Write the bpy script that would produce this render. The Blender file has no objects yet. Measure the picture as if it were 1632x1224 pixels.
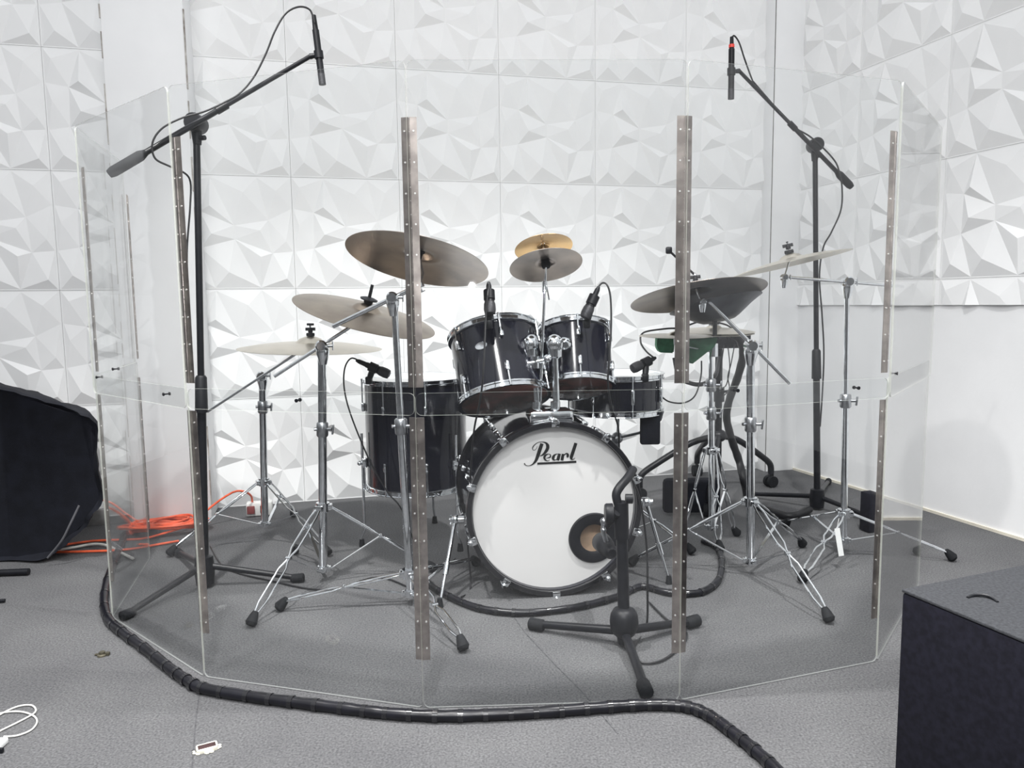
import bpy, bmesh, math, random
from mathutils import Vector, Matrix
from mathutils.geometry import delaunay_2d_cdt
random.seed(7)
scene = bpy.context.scene
COL = scene.collection
PI = math.pi

# ------------------------------------------------------------------ camera
F = 1200.0; CH = .97; PT = math.radians(6.18); RL = math.radians(.74)
cd = bpy.data.cameras.new('camera'); cam = bpy.data.objects.new('camera', cd); COL.objects.link(cam)
cd.sensor_width = 36; cd.lens = F/1632*36; cd.clip_start = .02
_r = Vector((math.cos(RL), -math.sin(RL)*0, 0))
def raydir(x, y):
    vx, vy = (x-816)/F, -(y-612)/F
    ax = vx*math.cos(RL)+vy*math.sin(RL); ay = -vx*math.sin(RL)+vy*math.cos(RL)
    return Vector((ax, math.cos(PT)+ay*math.sin(PT), ay*math.cos(PT)-math.sin(PT)))
CAM = Vector((0, 0, CH))
fwd = raydir(816, 612).normalized()
rgt = (raydir(1816, 612)-raydir(816, 612)).normalized()
upv = rgt.cross(fwd)
cam.matrix_world = Matrix(((rgt.x, upv.x, -fwd.x, 0), (rgt.y, upv.y, -fwd.y, 0), (rgt.z, upv.z, -fwd.z, CH), (0, 0, 0, 1)))
scene.camera = cam
def at(x, y, Y):                       # point seen at a pixel, at depth Y into the room
    d = raydir(x, y); return CAM+d*(Y/d.y)
def fl(x, y, z=0.0):                   # point on the floor (or height z)
    d = raydir(x, y); return CAM+d*((z-CH)/d.z)

# ------------------------------------------------------------------ light
scene.view_settings.view_transform = 'Standard'
scene.view_settings.look = 'None'
scene.view_settings.gamma = 1
scene.view_settings.exposure = 0.62
scene.cycles.transparent_max_bounces = 48
scene.cycles.max_bounces = 10
w = bpy.data.worlds.new('room_light'); scene.world = w; w.use_nodes = True
nt = w.node_tree; bg = nt.nodes['Background']
tc = nt.nodes.new('ShaderNodeTexCoord'); sx = nt.nodes.new('ShaderNodeSeparateXYZ'); cr = nt.nodes.new('ShaderNodeValToRGB')
mr_ = nt.nodes.new('ShaderNodeMapRange'); mr_.inputs[1].default_value = -1; mr_.inputs[2].default_value = 1
nt.links.new(tc.outputs['Generated'], sx.inputs[0]); nt.links.new(sx.outputs[2], mr_.inputs[0]); nt.links.new(mr_.outputs[0], cr.inputs[0])
cr.color_ramp.elements[0].position = .35; cr.color_ramp.elements[0].color = (.05, .05, .055, 1)
cr.color_ramp.elements[1].position = .78; cr.color_ramp.elements[1].color = (.95, .97, 1, 1)
e_ = cr.color_ramp.elements.new(.53); e_.color = (.12, .122, .128, 1)
nt.links.new(cr.outputs[0], bg.inputs[0]); bg.inputs[1].default_value = .60
def area(name, loc, target, size, power, col=(1, 1, 1), sy=None):
    l = bpy.data.lights.new(name, 'AREA'); l.energy = power; l.size = size; l.color = col
    if sy: l.shape = 'RECTANGLE'; l.size_y = sy
    o = bpy.data.objects.new(name, l); COL.objects.link(o); o.location = loc
    o.rotation_euler = (Vector(target)-Vector(loc)).to_track_quat('-Z', 'Y').to_euler(); return o
def spot(name, loc, target, power, cone, blend, size, col):
    l = bpy.data.lights.new(name, 'SPOT'); l.energy = power; l.spot_size = math.radians(cone); l.spot_blend = blend; l.shadow_soft_size = size; l.color = col
    o = bpy.data.objects.new(name, l); COL.objects.link(o); o.location = loc
    o.rotation_euler = (Vector(target)-Vector(loc)).to_track_quat('-Z', 'Y').to_euler(); return o
spot('ceiling_spot_left', (-1.0, 1.6, 3.2), (-.45, 2.15, 0), 250, 88, .9, .05, (1, .985, .965))
spot('ceiling_spot_right', (1.0, 1.7, 3.2), (.5, 2.4, 0), 215, 88, .9, .05, (1, .99, .975))
spot('near_floor_fill', (-.3, .2, 3.2), (-.3, .8, 0), 165, 95, .9, .08, (1, .99, .98))  # added fill, no actual fixture: brightens the carpet outside the shield
area('front_wall_fill', (0, -1.4, 3.1), (0, 3.2, .3), 3.2, 78, (1, 1, 1), .5)  # unseen fill added behind the camera to light the walls from the front
fp = bpy.data.lights.new('camera_flash', 'POINT'); fp.energy = 7; fp.shadow_soft_size = .012
fo = bpy.data.objects.new('camera_flash', fp); COL.objects.link(fo); fo.location = (-.069, -.03, 1.05)

# ------------------------------------------------------------------ materials
MATS = {}
def mat(name, col, rough=.5, metal=0., noise=0., nscale=20, bump=0., bscale=200, spec=None, col2=None, coat=0.):
    if name in MATS: return MATS[name]
    m = bpy.data.materials.new(name); m.use_nodes = True; n = m.node_tree; b = n.nodes['Principled BSDF']
    b.inputs['Base Color'].default_value = (*col, 1); b.inputs['Roughness'].default_value = rough
    b.inputs['Metallic'].default_value = metal
    if spec is not None: b.inputs['Specular IOR Level'].default_value = spec
    if coat: b.inputs['Coat Weight'].default_value = coat
    t = n.nodes.new('ShaderNodeTexCoord')
    if noise or col2:
        no = n.nodes.new('ShaderNodeTexNoise'); no.inputs['Scale'].default_value = nscale; no.inputs['Detail'].default_value = 5
        n.links.new(t.outputs['Object'], no.inputs['Vector'])
        rp = n.nodes.new('ShaderNodeValToRGB'); c2 = col2 or tuple(min(1, c*(1+noise)) for c in col)
        c1 = col if col2 else tuple(c*(1-noise) for c in col)
        rp.color_ramp.elements[0].position = .35; rp.color_ramp.elements[1].position = .65
        rp.color_ramp.elements[0].color = (*c1, 1); rp.color_ramp.elements[1].color = (*c2, 1)
        n.links.new(no.outputs[0], rp.inputs[0]); n.links.new(rp.outputs[0], b.inputs['Base Color'])
    if bump:
        nb = n.nodes.new('ShaderNodeTexNoise'); nb.inputs['Scale'].default_value = bscale; nb.inputs['Detail'].default_value = 4
        bp = n.nodes.new('ShaderNodeBump'); bp.inputs['Strength'].default_value = bump; bp.inputs['Distance'].default_value = .003
        n.links.new(t.outputs['Object'], nb.inputs['Vector']); n.links.new(nb.outputs[0], bp.inputs['Height']); n.links.new(bp.outputs[0], b.inputs['Normal'])
    MATS[name] = m; return m
CHROME = mat('chrome', (.80, .82, .84), .09, 1, noise=.08, nscale=60)
STEEL = mat('dull_steel', (.42, .43, .45), .28, 1, noise=.1, nscale=50)
BLACKM = mat('black_metal', (.007, .0075, .010), .36, 0, spec=.3, noise=.2, nscale=40)
RUBBER = mat('black_rubber', (.009, .010, .012), .75, 0, spec=.25, noise=.2, nscale=60)
PLAST = mat('black_plastic', (.007, .0075, .010), .45, 0, spec=.3, noise=.15, nscale=60)
SHELL = mat('black_lacquer_shell', (.004, .0045, .011), .14, 0, noise=.2, nscale=8, coat=.2)
HOOPB = mat('black_lacquer_hoop', (.008, .008, .010), .2, 0, noise=.2, nscale=30, coat=.5)
HEADW = mat('white_drum_skin', (.64, .632, .625), .42, 0, noise=.01, nscale=8)
HEADC = mat('coated_skin', (.78, .79, .79), .6, 0, noise=.03, nscale=30)
HEADD = mat('dark_clear_skin', (.10, .075, .065), .14, 0, col2=(.19, .085, .075), nscale=12)
WALLW = mat('white_wall_paint', (.86, .865, .87), .7, 0, noise=.015, nscale=6, bump=.12, bscale=60)
PANELW = mat('white_relief_panel', (.89, .895, .895), .55, 0, noise=.01, nscale=9)
GAP = mat('dark_gap', (.13, .13, .12), .9, 0, noise=.2, nscale=40)
CLOTH = mat('black_cloth', (.007, .008, .013), .85, 0, noise=.25, nscale=14, bump=.25, bscale=300, spec=.25)
ORANGE = mat('orange_rubber', (.85, .13, .05), .5, 0, noise=.12, nscale=30)
WHITEC = mat('white_rubber', (.72, .71, .67), .5, 0, noise=.05, nscale=30)
CABLE = mat('black_cable_rubber', (.012, .012, .014), .45, 0, noise=.2, nscale=40)
GREEN = mat('green_fabric', (.035, .15, .075), .8, 0, noise=.2, nscale=40)
RED = mat('red_plastic', (.8, .06, .04), .4, 0, noise=.05)
BOXTOP = mat('grey_carpet_cover', (.048, .050, .055), .95, 0, noise=.2, nscale=180, bump=.4, bscale=500, spec=.2)
BOXSIDE = mat('black_box_side', (.008, .008, .014), .8, 0, noise=.3, nscale=80, spec=.2)
WOODI = mat('bare_wood', (.66, .47, .33), .6, 0, noise=.2, nscale=18)
TAPE = mat('glossy_black_wrap', (.006, .006, .009), .3, 0, noise=.3, nscale=18, spec=.4)
LOGO = mat('black_print', (.006, .006, .006), .5, 0, noise=.1)
PAPER = mat('white_paper', (.78, .79, .78), .7, 0, noise=.04)
def bronze(name, c1, c2, rough):
    m = mat(name, c1, rough, 1, col2=c2, nscale=9)
    n = m.node_tree; b = n.nodes['Principled BSDF']
    t = n.nodes.new('ShaderNodeTexCoord'); s = n.nodes.new('ShaderNodeSeparateXYZ')
    n.links.new(t.outputs['Object'], s.inputs[0])
    g = n.nodes.new('ShaderNodeVectorMath'); g.operation = 'LENGTH'
    cb = n.nodes.new('ShaderNodeCombineXYZ'); n.links.new(s.outputs[0], cb.inputs[0]); n.links.new(s.outputs[1], cb.inputs[1])
    n.links.new(cb.outputs[0], g.inputs[0])
    mu = n.nodes.new('ShaderNodeMath'); mu.operation = 'MULTIPLY'; mu.inputs[1].default_value = 1500
    si = n.nodes.new('ShaderNodeMath'); si.operation = 'SINE'
    n.links.new(g.outputs['Value'], mu.inputs[0]); n.links.new(mu.outputs[0], si.inputs[0])
    bp = n.nodes.new('ShaderNodeBump'); bp.inputs['Strength'].default_value = .12; bp.inputs['Distance'].default_value = .0006
    n.links.new(si.outputs[0], bp.inputs['Height']); n.links.new(bp.outputs[0], b.inputs['Normal'])
    return m
BRZ = bronze('aged_bronze', (.30, .25, .205), (.42, .36, .29), .3)
BRZD = bronze('dark_bronze', (.22, .195, .18), (.34, .29, .25), .28)
BRZL = bronze('pale_bronze', (.62, .58, .50), (.72, .67, .58), .3)
BRZO = bronze('golden_bronze', (.55, .34, .14), (.66, .45, .22), .22)
HINGE = mat('bronze_hinge_metal', (.44, .39, .365), .3, 1, noise=.25, nscale=25)
RIVET = mat('bright_rivet', (.85, .84, .82), .3, .6, noise=.05)

def acrylic():
    m = bpy.data.materials.new('clear_acrylic'); m.use_nodes = True; n = m.node_tree
    for x in list(n.nodes):
        if x.type != 'OUTPUT_MATERIAL': n.nodes.remove(x)
    out = [x for x in n.nodes if x.type == 'OUTPUT_MATERIAL'][0]
    tr = n.nodes.new('ShaderNodeBsdfTransparent'); tr.inputs[0].default_value = (.985, .99, .99, 1)
    gl = n.nodes.new('ShaderNodeBsdfGlossy'); gl.inputs['Roughness'].default_value = .015
    df = n.nodes.new('ShaderNodeBsdfDiffuse'); df.inputs[0].default_value = (.9, .93, .94, 1)
    ge = n.nodes.new('ShaderNodeNewGeometry'); dt = n.nodes.new('ShaderNodeVectorMath'); dt.operation = 'DOT_PRODUCT'
    n.links.new(ge.outputs['Incoming'], dt.inputs[0]); n.links.new(ge.outputs['Normal'], dt.inputs[1])
    ab = n.nodes.new('ShaderNodeMath'); ab.operation = 'ABSOLUTE'; n.links.new(dt.outputs['Value'], ab.inputs[0])
    om = n.nodes.new('ShaderNodeMath'); om.operation = 'SUBTRACT'; om.inputs[0].default_value = 1; n.links.new(ab.outputs[0], om.inputs[1])
    pw_ = n.nodes.new('ShaderNodeMath'); pw_.operation = 'POWER'; pw_.inputs[1].default_value = 5; n.links.new(om.outputs[0], pw_.inputs[0])
    fr = n.nodes.new('ShaderNodeMath'); fr.operation = 'MULTIPLY_ADD'; fr.inputs[1].default_value = .96; fr.inputs[2].default_value = .036; n.links.new(pw_.outputs[0], fr.inputs[0])
    mx = n.nodes.new('ShaderNodeMixShader'); mx2 = n.nodes.new('ShaderNodeMixShader')
    t = n.nodes.new('ShaderNodeTexCoord'); no = n.nodes.new('ShaderNodeTexNoise'); no.inputs['Scale'].default_value = 3; no.inputs['Detail'].default_value = 6
    mp = n.nodes.new('ShaderNodeMapRange'); mp.inputs[1].default_value = .4; mp.inputs[2].default_value = .75; mp.inputs[3].default_value = .0008; mp.inputs[4].default_value = .005
    n.links.new(t.outputs['Object'], no.inputs['Vector']); n.links.new(no.outputs[0], mp.inputs[0])
    n.links.new(mp.outputs[0], mx2.inputs[0]); n.links.new(tr.outputs[0], mx2.inputs[1]); n.links.new(df.outputs[0], mx2.inputs[2])
    n.links.new(fr.outputs[0], mx.inputs[0]); n.links.new(mx2.outputs[0], mx.inputs[1]); n.links.new(gl.outputs[0], mx.inputs[2])
    n.links.new(mx.outputs[0], out.inputs[0]); return m
ACR = acrylic()
ACRE = mat('acrylic_cut_edge', (.62, .64, .58), .35, 0, noise=.04, nscale=30)
ACRE.node_tree.nodes['Principled BSDF'].inputs['Alpha'].default_value = .5
ACRF = mat('acrylic_cut_edge_clear', (.80, .83, .80), .35, 0, noise=.04, nscale=30)
ACRF.node_tree.nodes['Principled BSDF'].inputs['Alpha'].default_value = .3

def carpet():
    m = mat('grey_carpet', (.2, .2, .205), .95, 0, spec=.15)
    n = m.node_tree; b = n.nodes['Principled BSDF']; t = n.nodes.new('ShaderNodeTexCoord')
    a = n.nodes.new('ShaderNodeTexNoise'); a.inputs['Scale'].default_value = 190; a.inputs['Detail'].default_value = 4
    c = n.nodes.new('ShaderNodeTexNoise'); c.inputs['Scale'].default_value = 3.0; c.inputs['Detail'].default_value = 6
    for q in (a, c): n.links.new(t.outputs['Object'], q.inputs['Vector'])
    ra = n.nodes.new('ShaderNodeValToRGB'); ra.color_ramp.elements[0].position = .3; ra.color_ramp.elements[1].position = .72
    ra.color_ramp.elements[0].color = (.078, .0785, .081, 1); ra.color_ramp.elements[1].color = (.175, .175, .179, 1)
    rc = n.nodes.new('ShaderNodeValToRGB'); rc.color_ramp.elements[0].position = .3; rc.color_ramp.elements[1].position = .7
    rc.color_ramp.elements[0].color = (.76, .76, .775, 1); rc.color_ramp.elements[1].color = (1, 1, 1, 1)
    mu = n.nodes.new('ShaderNodeMixRGB'); mu.blend_type = 'MULTIPLY'; mu.inputs[0].default_value = 1
    n.links.new(a.outputs[0], ra.inputs[0]); n.links.new(c.outputs[0], rc.inputs[0]); n.links.new(ra.outputs[0], mu.inputs[1]); n.links.new(rc.outputs[0], mu.inputs[2])
    n.links.new(mu.outputs[0], b.inputs['Base Color'])
    bp = n.nodes.new('ShaderNodeBump'); bp.inputs['Strength'].default_value = .5; bp.inputs['Distance'].default_value = .004
    n.links.new(a.outputs[0], bp.inputs['Height']); n.links.new(bp.outputs[0], b.inputs['Normal']); return m
CARPET = carpet()

# ------------------------------------------------------------------ mesh helpers
def frame(d):
    d = Vector(d).normalized(); a = Vector((0, 0, 1)) if abs(d.z) < .95 else Vector((1, 0, 0))
    x = a.cross(d).normalized(); return x, d.cross(x), d
class MB:
    def __init__(s): s.bm = bmesh.new(); s.mi = 0
    def _f(s, vs):
        try: f = s.bm.faces.new(vs); f.material_index = s.mi; return f
        except ValueError: return None
    def tube(s, pts, r, seg=12, caps=True):
        pts = [Vector(p) for p in pts]; n = len(pts)
        rs = list(r) if isinstance(r, (list, tuple)) else [r]*n
        x, y, d = frame(pts[1]-pts[0]); rings = []; pd = d
        for i in range(n):
            if i == 0: dd = (pts[1]-pts[0])
            elif i == n-1: dd = (pts[-1]-pts[-2])
            else: dd = (pts[i]-pts[i-1]).normalized()+(pts[i+1]-pts[i]).normalized()
            if dd.length < 1e-9: dd = pd
            dd = dd.normalized(); q = pd.rotation_difference(dd); x = q @ x; y = q @ y; pd = dd
            rings.append([s.bm.verts.new(pts[i]+(x*math.cos(2*PI*k/seg)+y*math.sin(2*PI*k/seg))*rs[i]) for k in range(seg)])
        for i in range(n-1):
            for k in range(seg): s._f((rings[i][k], rings[i][(k+1) % seg], rings[i+1][(k+1) % seg], rings[i+1][k]))
        if caps: s._f(rings[0][::-1]); s._f(rings[-1])
        return s
    def lathe(s, o, axis, prof, seg=32, closed=False):
        # prof = [(radius, height along the axis)]
        x, y, d = frame(axis); o = Vector(o); rings = []
        for (r, h) in prof:
            if r < 1e-6: rings.append([s.bm.verts.new(o+d*h)])
            else: rings.append([s.bm.verts.new(o+d*h+(x*math.cos(2*PI*k/seg)+y*math.sin(2*PI*k/seg))*r) for k in range(seg)])
        pr = list(range(len(rings)-1))
        for i in pr:
            s._ring(rings[i], rings[i+1], seg)
        if closed: s._ring(rings[-1], rings[0], seg)
        return s
    def _ring(s, A, B, seg):
        for k in range(seg):
            j = (k+1) % seg
            if len(A) == 1 and len(B) == 1: return
            if len(A) == 1: s._f((A[0], B[j], B[k]))
            elif len(B) == 1: s._f((A[k], A[j], B[0]))
            else: s._f((A[k], A[j], B[j], B[k]))
    def box(s, c, size, ax=None, bev=0):
        c = Vector(c); X, Y, Z = ax if ax else (Vector((1, 0, 0)), Vector((0, 1, 0)), Vector((0, 0, 1)))
        h = [v/2 for v in size]; vs = {}
        for i in (-1, 1):
            for j in (-1, 1):
                for k in (-1, 1): vs[i, j, k] = s.bm.verts.new(c+X*i*h[0]+Y*j*h[1]+Z*k*h[2])
        q = lambda *a: s._f([vs[t] for t in a])
        fs = [q((-1, -1, -1), (-1, 1, -1), (1, 1, -1), (1, -1, -1)), q((-1, -1, 1), (1, -1, 1), (1, 1, 1), (-1, 1, 1)),
              q((-1, -1, -1), (1, -1, -1), (1, -1, 1), (-1, -1, 1)), q((-1, 1, -1), (-1, 1, 1), (1, 1, 1), (1, 1, -1)),
              q((-1, -1, -1), (-1, -1, 1), (-1, 1, 1), (-1, 1, -1)), q((1, -1, -1), (1, 1, -1), (1, 1, 1), (1, -1, 1))]
        if bev:
            es = list({e for f in fs for e in f.edges})
            bmesh.ops.bevel(s.bm, geom=es, offset=bev, segments=2, affect='EDGES', profile=.5)
        return s
    def bar(s, a, b, wd, th, side=None, bev=0):
        a, b = Vector(a), Vector(b); d = (b-a); L = d.length; d.normalize()
        if side is None: x, y, _ = frame(d)
        else: y = d.cross(Vector(side)).normalized(); x = y.cross(d)
        return s.box((a+b)/2, (wd, th, L), (x, y, d), bev)
    def ball(s, c, r, seg=14, sc=(1, 1, 1), ax=None):
        c = Vector(c); X, Y, Z = ax if ax else (Vector((1, 0, 0)), Vector((0, 1, 0)), Vector((0, 0, 1)))
        m = Matrix((X, Y, Z)).transposed().to_4x4(); m.translation = c
        g = bmesh.ops.create_uvsphere(s.bm, u_segments=seg, v_segments=seg//2+2, radius=r, matrix=m @ Matrix.Diagonal((*sc, 1)))
        for f in {f for v in g['verts'] for f in v.link_faces}: f.material_index = s.mi
        return s
    def poly(s, pts, nrm, th):
        # a flat outline given thickness along nrm
        nrm = Vector(nrm).normalized(); A = [s.bm.verts.new(Vector(p)) for p in pts]; B = [s.bm.verts.new(Vector(p)+nrm*th) for p in pts]
        n = len(A); s._f(A[::-1]); s._f(B)
        for i in range(n): s._f((A[i], A[(i+1) % n], B[(i+1) % n], B[i]))
        return s
    def build(s, name, material, parent=None, root=None, smooth=40, origin=None, mw=None):
        # verts are in world space; shift to the root of the thing (or rotate into mw)
        bmesh.ops.recalc_face_normals(s.bm, faces=s.bm.faces)
        me = bpy.data.meshes.new(name)
        o = bpy.data.objects.new(name, me)
        if parent is not None:
            rt = parent
            while rt.parent: rt = rt.parent
            if mw is None: s.bm.transform(rt.matrix_basis.inverted())
            else: s.bm.transform(mw.inverted())
        elif origin is not None: s.bm.transform(Matrix.Translation(-Vector(origin)))
        elif mw is not None: s.bm.transform(mw.inverted())
        s.bm.to_mesh(me); s.bm.free()
        for mm in (material if isinstance(material, (list, tuple)) else [material]): me.materials.append(mm)
        if smooth:
            me.shade_smooth(); me.set_sharp_from_angle(angle=math.radians(smooth))
        COL.objects.link(o)
        if parent is not None:
            o.parent = parent
            if mw is not None: o.matrix_basis = rt.matrix_basis.inverted() @ mw
        elif origin is not None: o.location = origin
        elif mw is not None: o.matrix_basis = mw
        return o
def tag(o, label=None, cat=None, group=None, kind=None):
    if label: o['label'] = label
    if cat: o['category'] = cat
    if group: o['group'] = group
    if kind: o['kind'] = kind
    return o
def thing(name, label, cat, loc, group=None):
    o = bpy.data.objects.new(name, None); o.empty_display_size = .05; COL.objects.link(o); o.location = loc
    o.matrix_basis = Matrix.Translation(Vector(loc)); return tag(o, label, cat, group)
def spline(pts, sub=10, closed=False):
    P = [Vector(p) for p in pts]; n = len(P); out = []
    for i in range(n if closed else n-1):
        if closed: p0, p1, p2, p3 = P[i-1], P[i], P[(i+1) % n], P[(i+2) % n]
        else: p0, p1, p2, p3 = P[max(i-1, 0)], P[i], P[i+1], P[min(i+2, n-1)]
        for k in range(sub):
            t = k/sub
            out.append(.5*((2*p1)+(p2-p0)*t+(2*p0-5*p1+4*p2-p3)*t*t+(3*p1-p0-3*p2+p3)*t**3))
    if not closed: out.append(P[-1])
    return out
def cable(name, label, pts, r, m, cat='cable', sub=10, group=None, parent=None):
    b = MB().tube(spline(pts, sub), r, 8)
    if parent is not None: return b.build(name, m, parent)
    o = b.build(name, m, origin=Vector(pts[0])); return tag(o, label, cat, group)
V = Vector

# ------------------------------------------------------------------ setting: floor
b = MB(); b.box((-.2, 1.2, -.05), (9, 8, .1)); fo_ = b.build('floor', CARPET, smooth=0); tag(fo_, kind='structure')
def seamline(pts, i):
    m = MB()
    for a, c in zip(pts[:-1], pts[1:]):
        m.bar(a+V((0, 0, .0006)), c+V((0, 0, .0006)), .0026, .0012, side=V((0, 0, 1)).cross(c-a))
    o = m.build('trim_%d' % i, mat('carpet_joint', (.07, .07, .075), .95, noise=.3, nscale=80), smooth=0); tag(o, kind='structure')
seamline([fl(318, 1100), fl(312, 1150), fl(306, 1224), fl(302, 1300)], 1)
seamline([fl(820, 985), fl(838, 1010), fl(885, 1060), fl(925, 1100), fl(985, 1170)], 2)

# walls -------------------------------------------------------------
A0 = fl(348, 809); A1 = fl(1247, 743); UB = (A1-A0).normalized(); NB = V((UB.y, -UB.x, 0))      # back wall direction, normal into the room
R0 = A1.copy(); R1 = fl(1632, 862); UR = (R1-R0).normalized(); NR = V((UR.y, -UR.x, 0))
if NB.y > 0: NB = -NB
if NR.x > 0: NR = -NR
TV = {'T1': (.06, .085, .5), 'T2': (.573, .14, .62), 'T3': (.87, .12, .5), 'C1': (.185, .31, .1), 'C2': (.275, .265, 1.15), 'D': (.48, .435, .1), 'D2': (.48, .56, .1),
      'E1': (.28, .515, 1.25), 'E0': (.175, .64, .1), 'F1': (.79, .385, .15), 'F2': (.71, .48, .65), 'F3': (.815, .685, .1), 'F4': (.71, .72, .9), 'L1': (.045, .43, .4),
      'R1': (.945, .575, .5), 'P1': (.115, .885, 1), 'P2': (.42, .86, 1.15), 'P3': (.94, .92, 1),
      'a0': (0, 0, 0), 'a1': (.285, 0, 0), 'a2': (.70, 0, 0), 'a3': (1, 0, 0), 'b0': (0, 1, 0), 'b1': (.285, 1, 0), 'b2': (.70, 1, 0), 'b3': (1, 1, 0),
      'l1': (0, .28, 0), 'l2': (0, .67, 0), 'r1': (1, .28, 0), 'r2': (1, .67, 0)}
TE = ['a0 a1', 'a1 a2', 'a2 a3', 'a3 r1', 'r1 r2', 'r2 b3', 'b3 b2', 'b2 b1', 'b1 b0', 'b0 l2', 'l2 l1', 'l1 a0', 'a0 T1', 'T1 a1', 'a1 T2', 'T2 a2', 'a2 T3', 'T3 a3',
      'C1 C2', 'C2 D', 'C1 D', 'E1 E0', 'E0 D2', 'E1 D2', 'D D2', 'D F1', 'D F2', 'F1 F2', 'D2 F4', 'F4 F3', 'D2 F3', 'D2 F2', 'F2 F3', 'F1 F3', 'a1 C2', 'a1 C1', 'a1 D', 'T2 D', 'T2 F1',
      'a2 F1', 'F1 r1', 'T3 r1', 'T3 F1', 'l1 C1', 'l1 L1', 'L1 C1', 'L1 E0', 'L1 l2', 'l2 E0', 'C1 E0', 'C1 E1', 'D E1', 'b0 P1', 'P1 b1', 'b1 P2', 'P2 b2', 'b2 P3', 'P3 b3', 'l2 P1', 'E0 P1',
      'E0 b1', 'E0 P2', 'D2 P2', 'D2 b2', 'F4 b2', 'F3 b2', 'F3 P3', 'r2 P3', 'F1 R1', 'R1 r1', 'R1 F3', 'R1 r2', 'F3 r2', 'T1 l1', 'T1 C1']
TK = list(TV)
vo, eo, fo2, _, _, _ = delaunay_2d_cdt([V(TV[k][:2]) for k in TK], [(TK.index(a), TK.index(c)) for a, c in (e.split() for e in TE)], [], 1, 1e-5)
VH = []
for v in vo:
    k = min(TK, key=lambda q: (V(TV[q][:2])-v).length); VH.append(TV[k][2] if (V(TV[k][:2])-v).length < 1e-3 else .4)
def tiles(name, o, u, n, s0, s1, z0, z1, S, Z, ss, zz, relief=.0215):
    # relief panels: first seam at s=ss and z=zz, pitch S x Z, clipped to the wall's extent
    bm = bmesh.new()
    i0 = math.floor((s0-ss)/S); i1 = math.ceil((s1-ss)/S); j0 = math.floor((z0-zz)/Z); j1 = math.ceil((z1-zz)/Z)
    for i in range(i0, i1):
        for j in range(j0, j1):
            g = .0007; rim = .006
            def pos(a, c, h): return o+u*(ss+(i+a)*S)+V((0, 0, zz+(j+1-c)*Z))+n*(h*relief+.006)
            vs = [bm.verts.new(pos(rim/S+v.x*(1-2*rim/S), rim/Z+v.y*(1-2*rim/Z), h)) for v, h in zip(vo, VH)]
            for f in fo2:
                try: bm.faces.new([vs[q] for q in f])
                except ValueError: pass
            ring = [('a0', (0, 0)), ('a3', (1, 0)), ('b3', (1, 1)), ('b0', (0, 1))]
            oc = [bm.verts.new(pos(g/S+c[0]*(1-2*g/S), g/Z+c[1]*(1-2*g/Z), 0)) for _, c in ring]
            ob = [bm.verts.new(pos(g/S+c[0]*(1-2*g/S), g/Z+c[1]*(1-2*g/Z), 0)-n*.005) for _, c in ring]
            sides = [['a0', 'a1', 'a2', 'a3'], ['a3', 'r1', 'r2', 'b3'], ['b3', 'b2', 'b1', 'b0'], ['b0', 'l2', 'l1', 'a0']]
            idx = {k: min(range(len(vo)), key=lambda q: (V(TV[k][:2])-vo[q]).length) for sd in sides for k in sd}
            for q, sd in enumerate(sides):
                bm.faces.new([vs[idx[k]] for k in sd]+[oc[(q+1) % 4], oc[q]])
                bm.faces.new([oc[q], oc[(q+1) % 4], ob[(q+1) % 4], ob[q]])
    for co, no in ((o+u*s0, -u), (o+u*s1, u), (V((0, 0, z0)), V((0, 0, -1))), (V((0, 0, z1)), V((0, 0, 1)))):
        bmesh.ops.bisect_plane(bm, geom=bm.verts[:]+bm.edges[:]+bm.faces[:], plane_co=co, plane_no=no, clear_outer=True, dist=1e-6)
    for f in bm.faces:                     # all facets face the room
        f.normal_update()
        if f.normal.dot(n) < -.001: f.normal_flip()
    me = bpy.data.meshes.new(name); bm.to_mesh(me); bm.free(); me.materials.append(PANELW)
    ob_ = bpy.data.objects.new(name, me); COL.objects.link(ob_); return ob_
WT = 2.75
b = MB(); c = A0+UB*.1-NB*.06
b.box(c+V((0, 0, WT/2)), (6.4, .12, WT), (UB, NB, V((0, 0, 1)))); wb = b.build('wall_back', GAP, smooth=0); tag(wb, kind='structure')
t = tiles('relief_panels', A0, UB, NB, -2.6, 2.93, 0.0, WT, .51, .525, .405, 1.05); t.parent = wb; 
b = MB(); b.box(R0+UR*2.6-NR*.06+V((0, 0, WT/2)), (5.4, .12, WT), (UR, NR, V((0, 0, 1)))); wr = b.build('wall_right', WALLW, smooth=0); tag(wr, kind='structure')
t = tiles('relief_panels', R0, UR, NR, .0, 3.2, .935, WT, .515, .515, 0, 1.047); t.parent = wr
# left pilaster: front face between x=238 and x=327, side face to x=342

side = A0+UB*.0
pu = UB
pw = (fl(338, 829)-fl(211, 843)).dot(UB); pc = fl(338, 829)
dep = (pc-A0).dot(NB)
b = MB(); b.box(pc-pu*(pw/2)-NB*(dep/2)+V((0, 0, WT/2)), (pw, dep, WT), (UB, NB, V((0, 0, 1))), bev=.006); o = b.build('trim_3', WALLW); tag(o, kind='structure')
# chipped dark joints where the panels meet the pilaster
random.seed(11)
for i_, (sx0, off) in enumerate(((0, .002), (-pw, .002))):
    m = MB(); z = 0.05; base = pc+pu*sx0; sg = 1 if i_ == 0 else -1
    while z < WT-.1:
        L_ = random.uniform(.05, .35); w_ = random.uniform(.0025, .006)
        m.box(base+pu*sg*.0005-NB*.004+V((0, 0, z+L_/2)), (w_, .010, L_*random.uniform(.6, 1)), (UB, NB, V((0, 0, 1)))); z += L_+random.uniform(0, .06)
    o = m.build('trim_%d' % (6+i_), mat('chipped_joint', (.22, .19, .17), .9, col2=(.6, .58, .55), nscale=18), smooth=0); tag(o, kind='structure')
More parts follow.
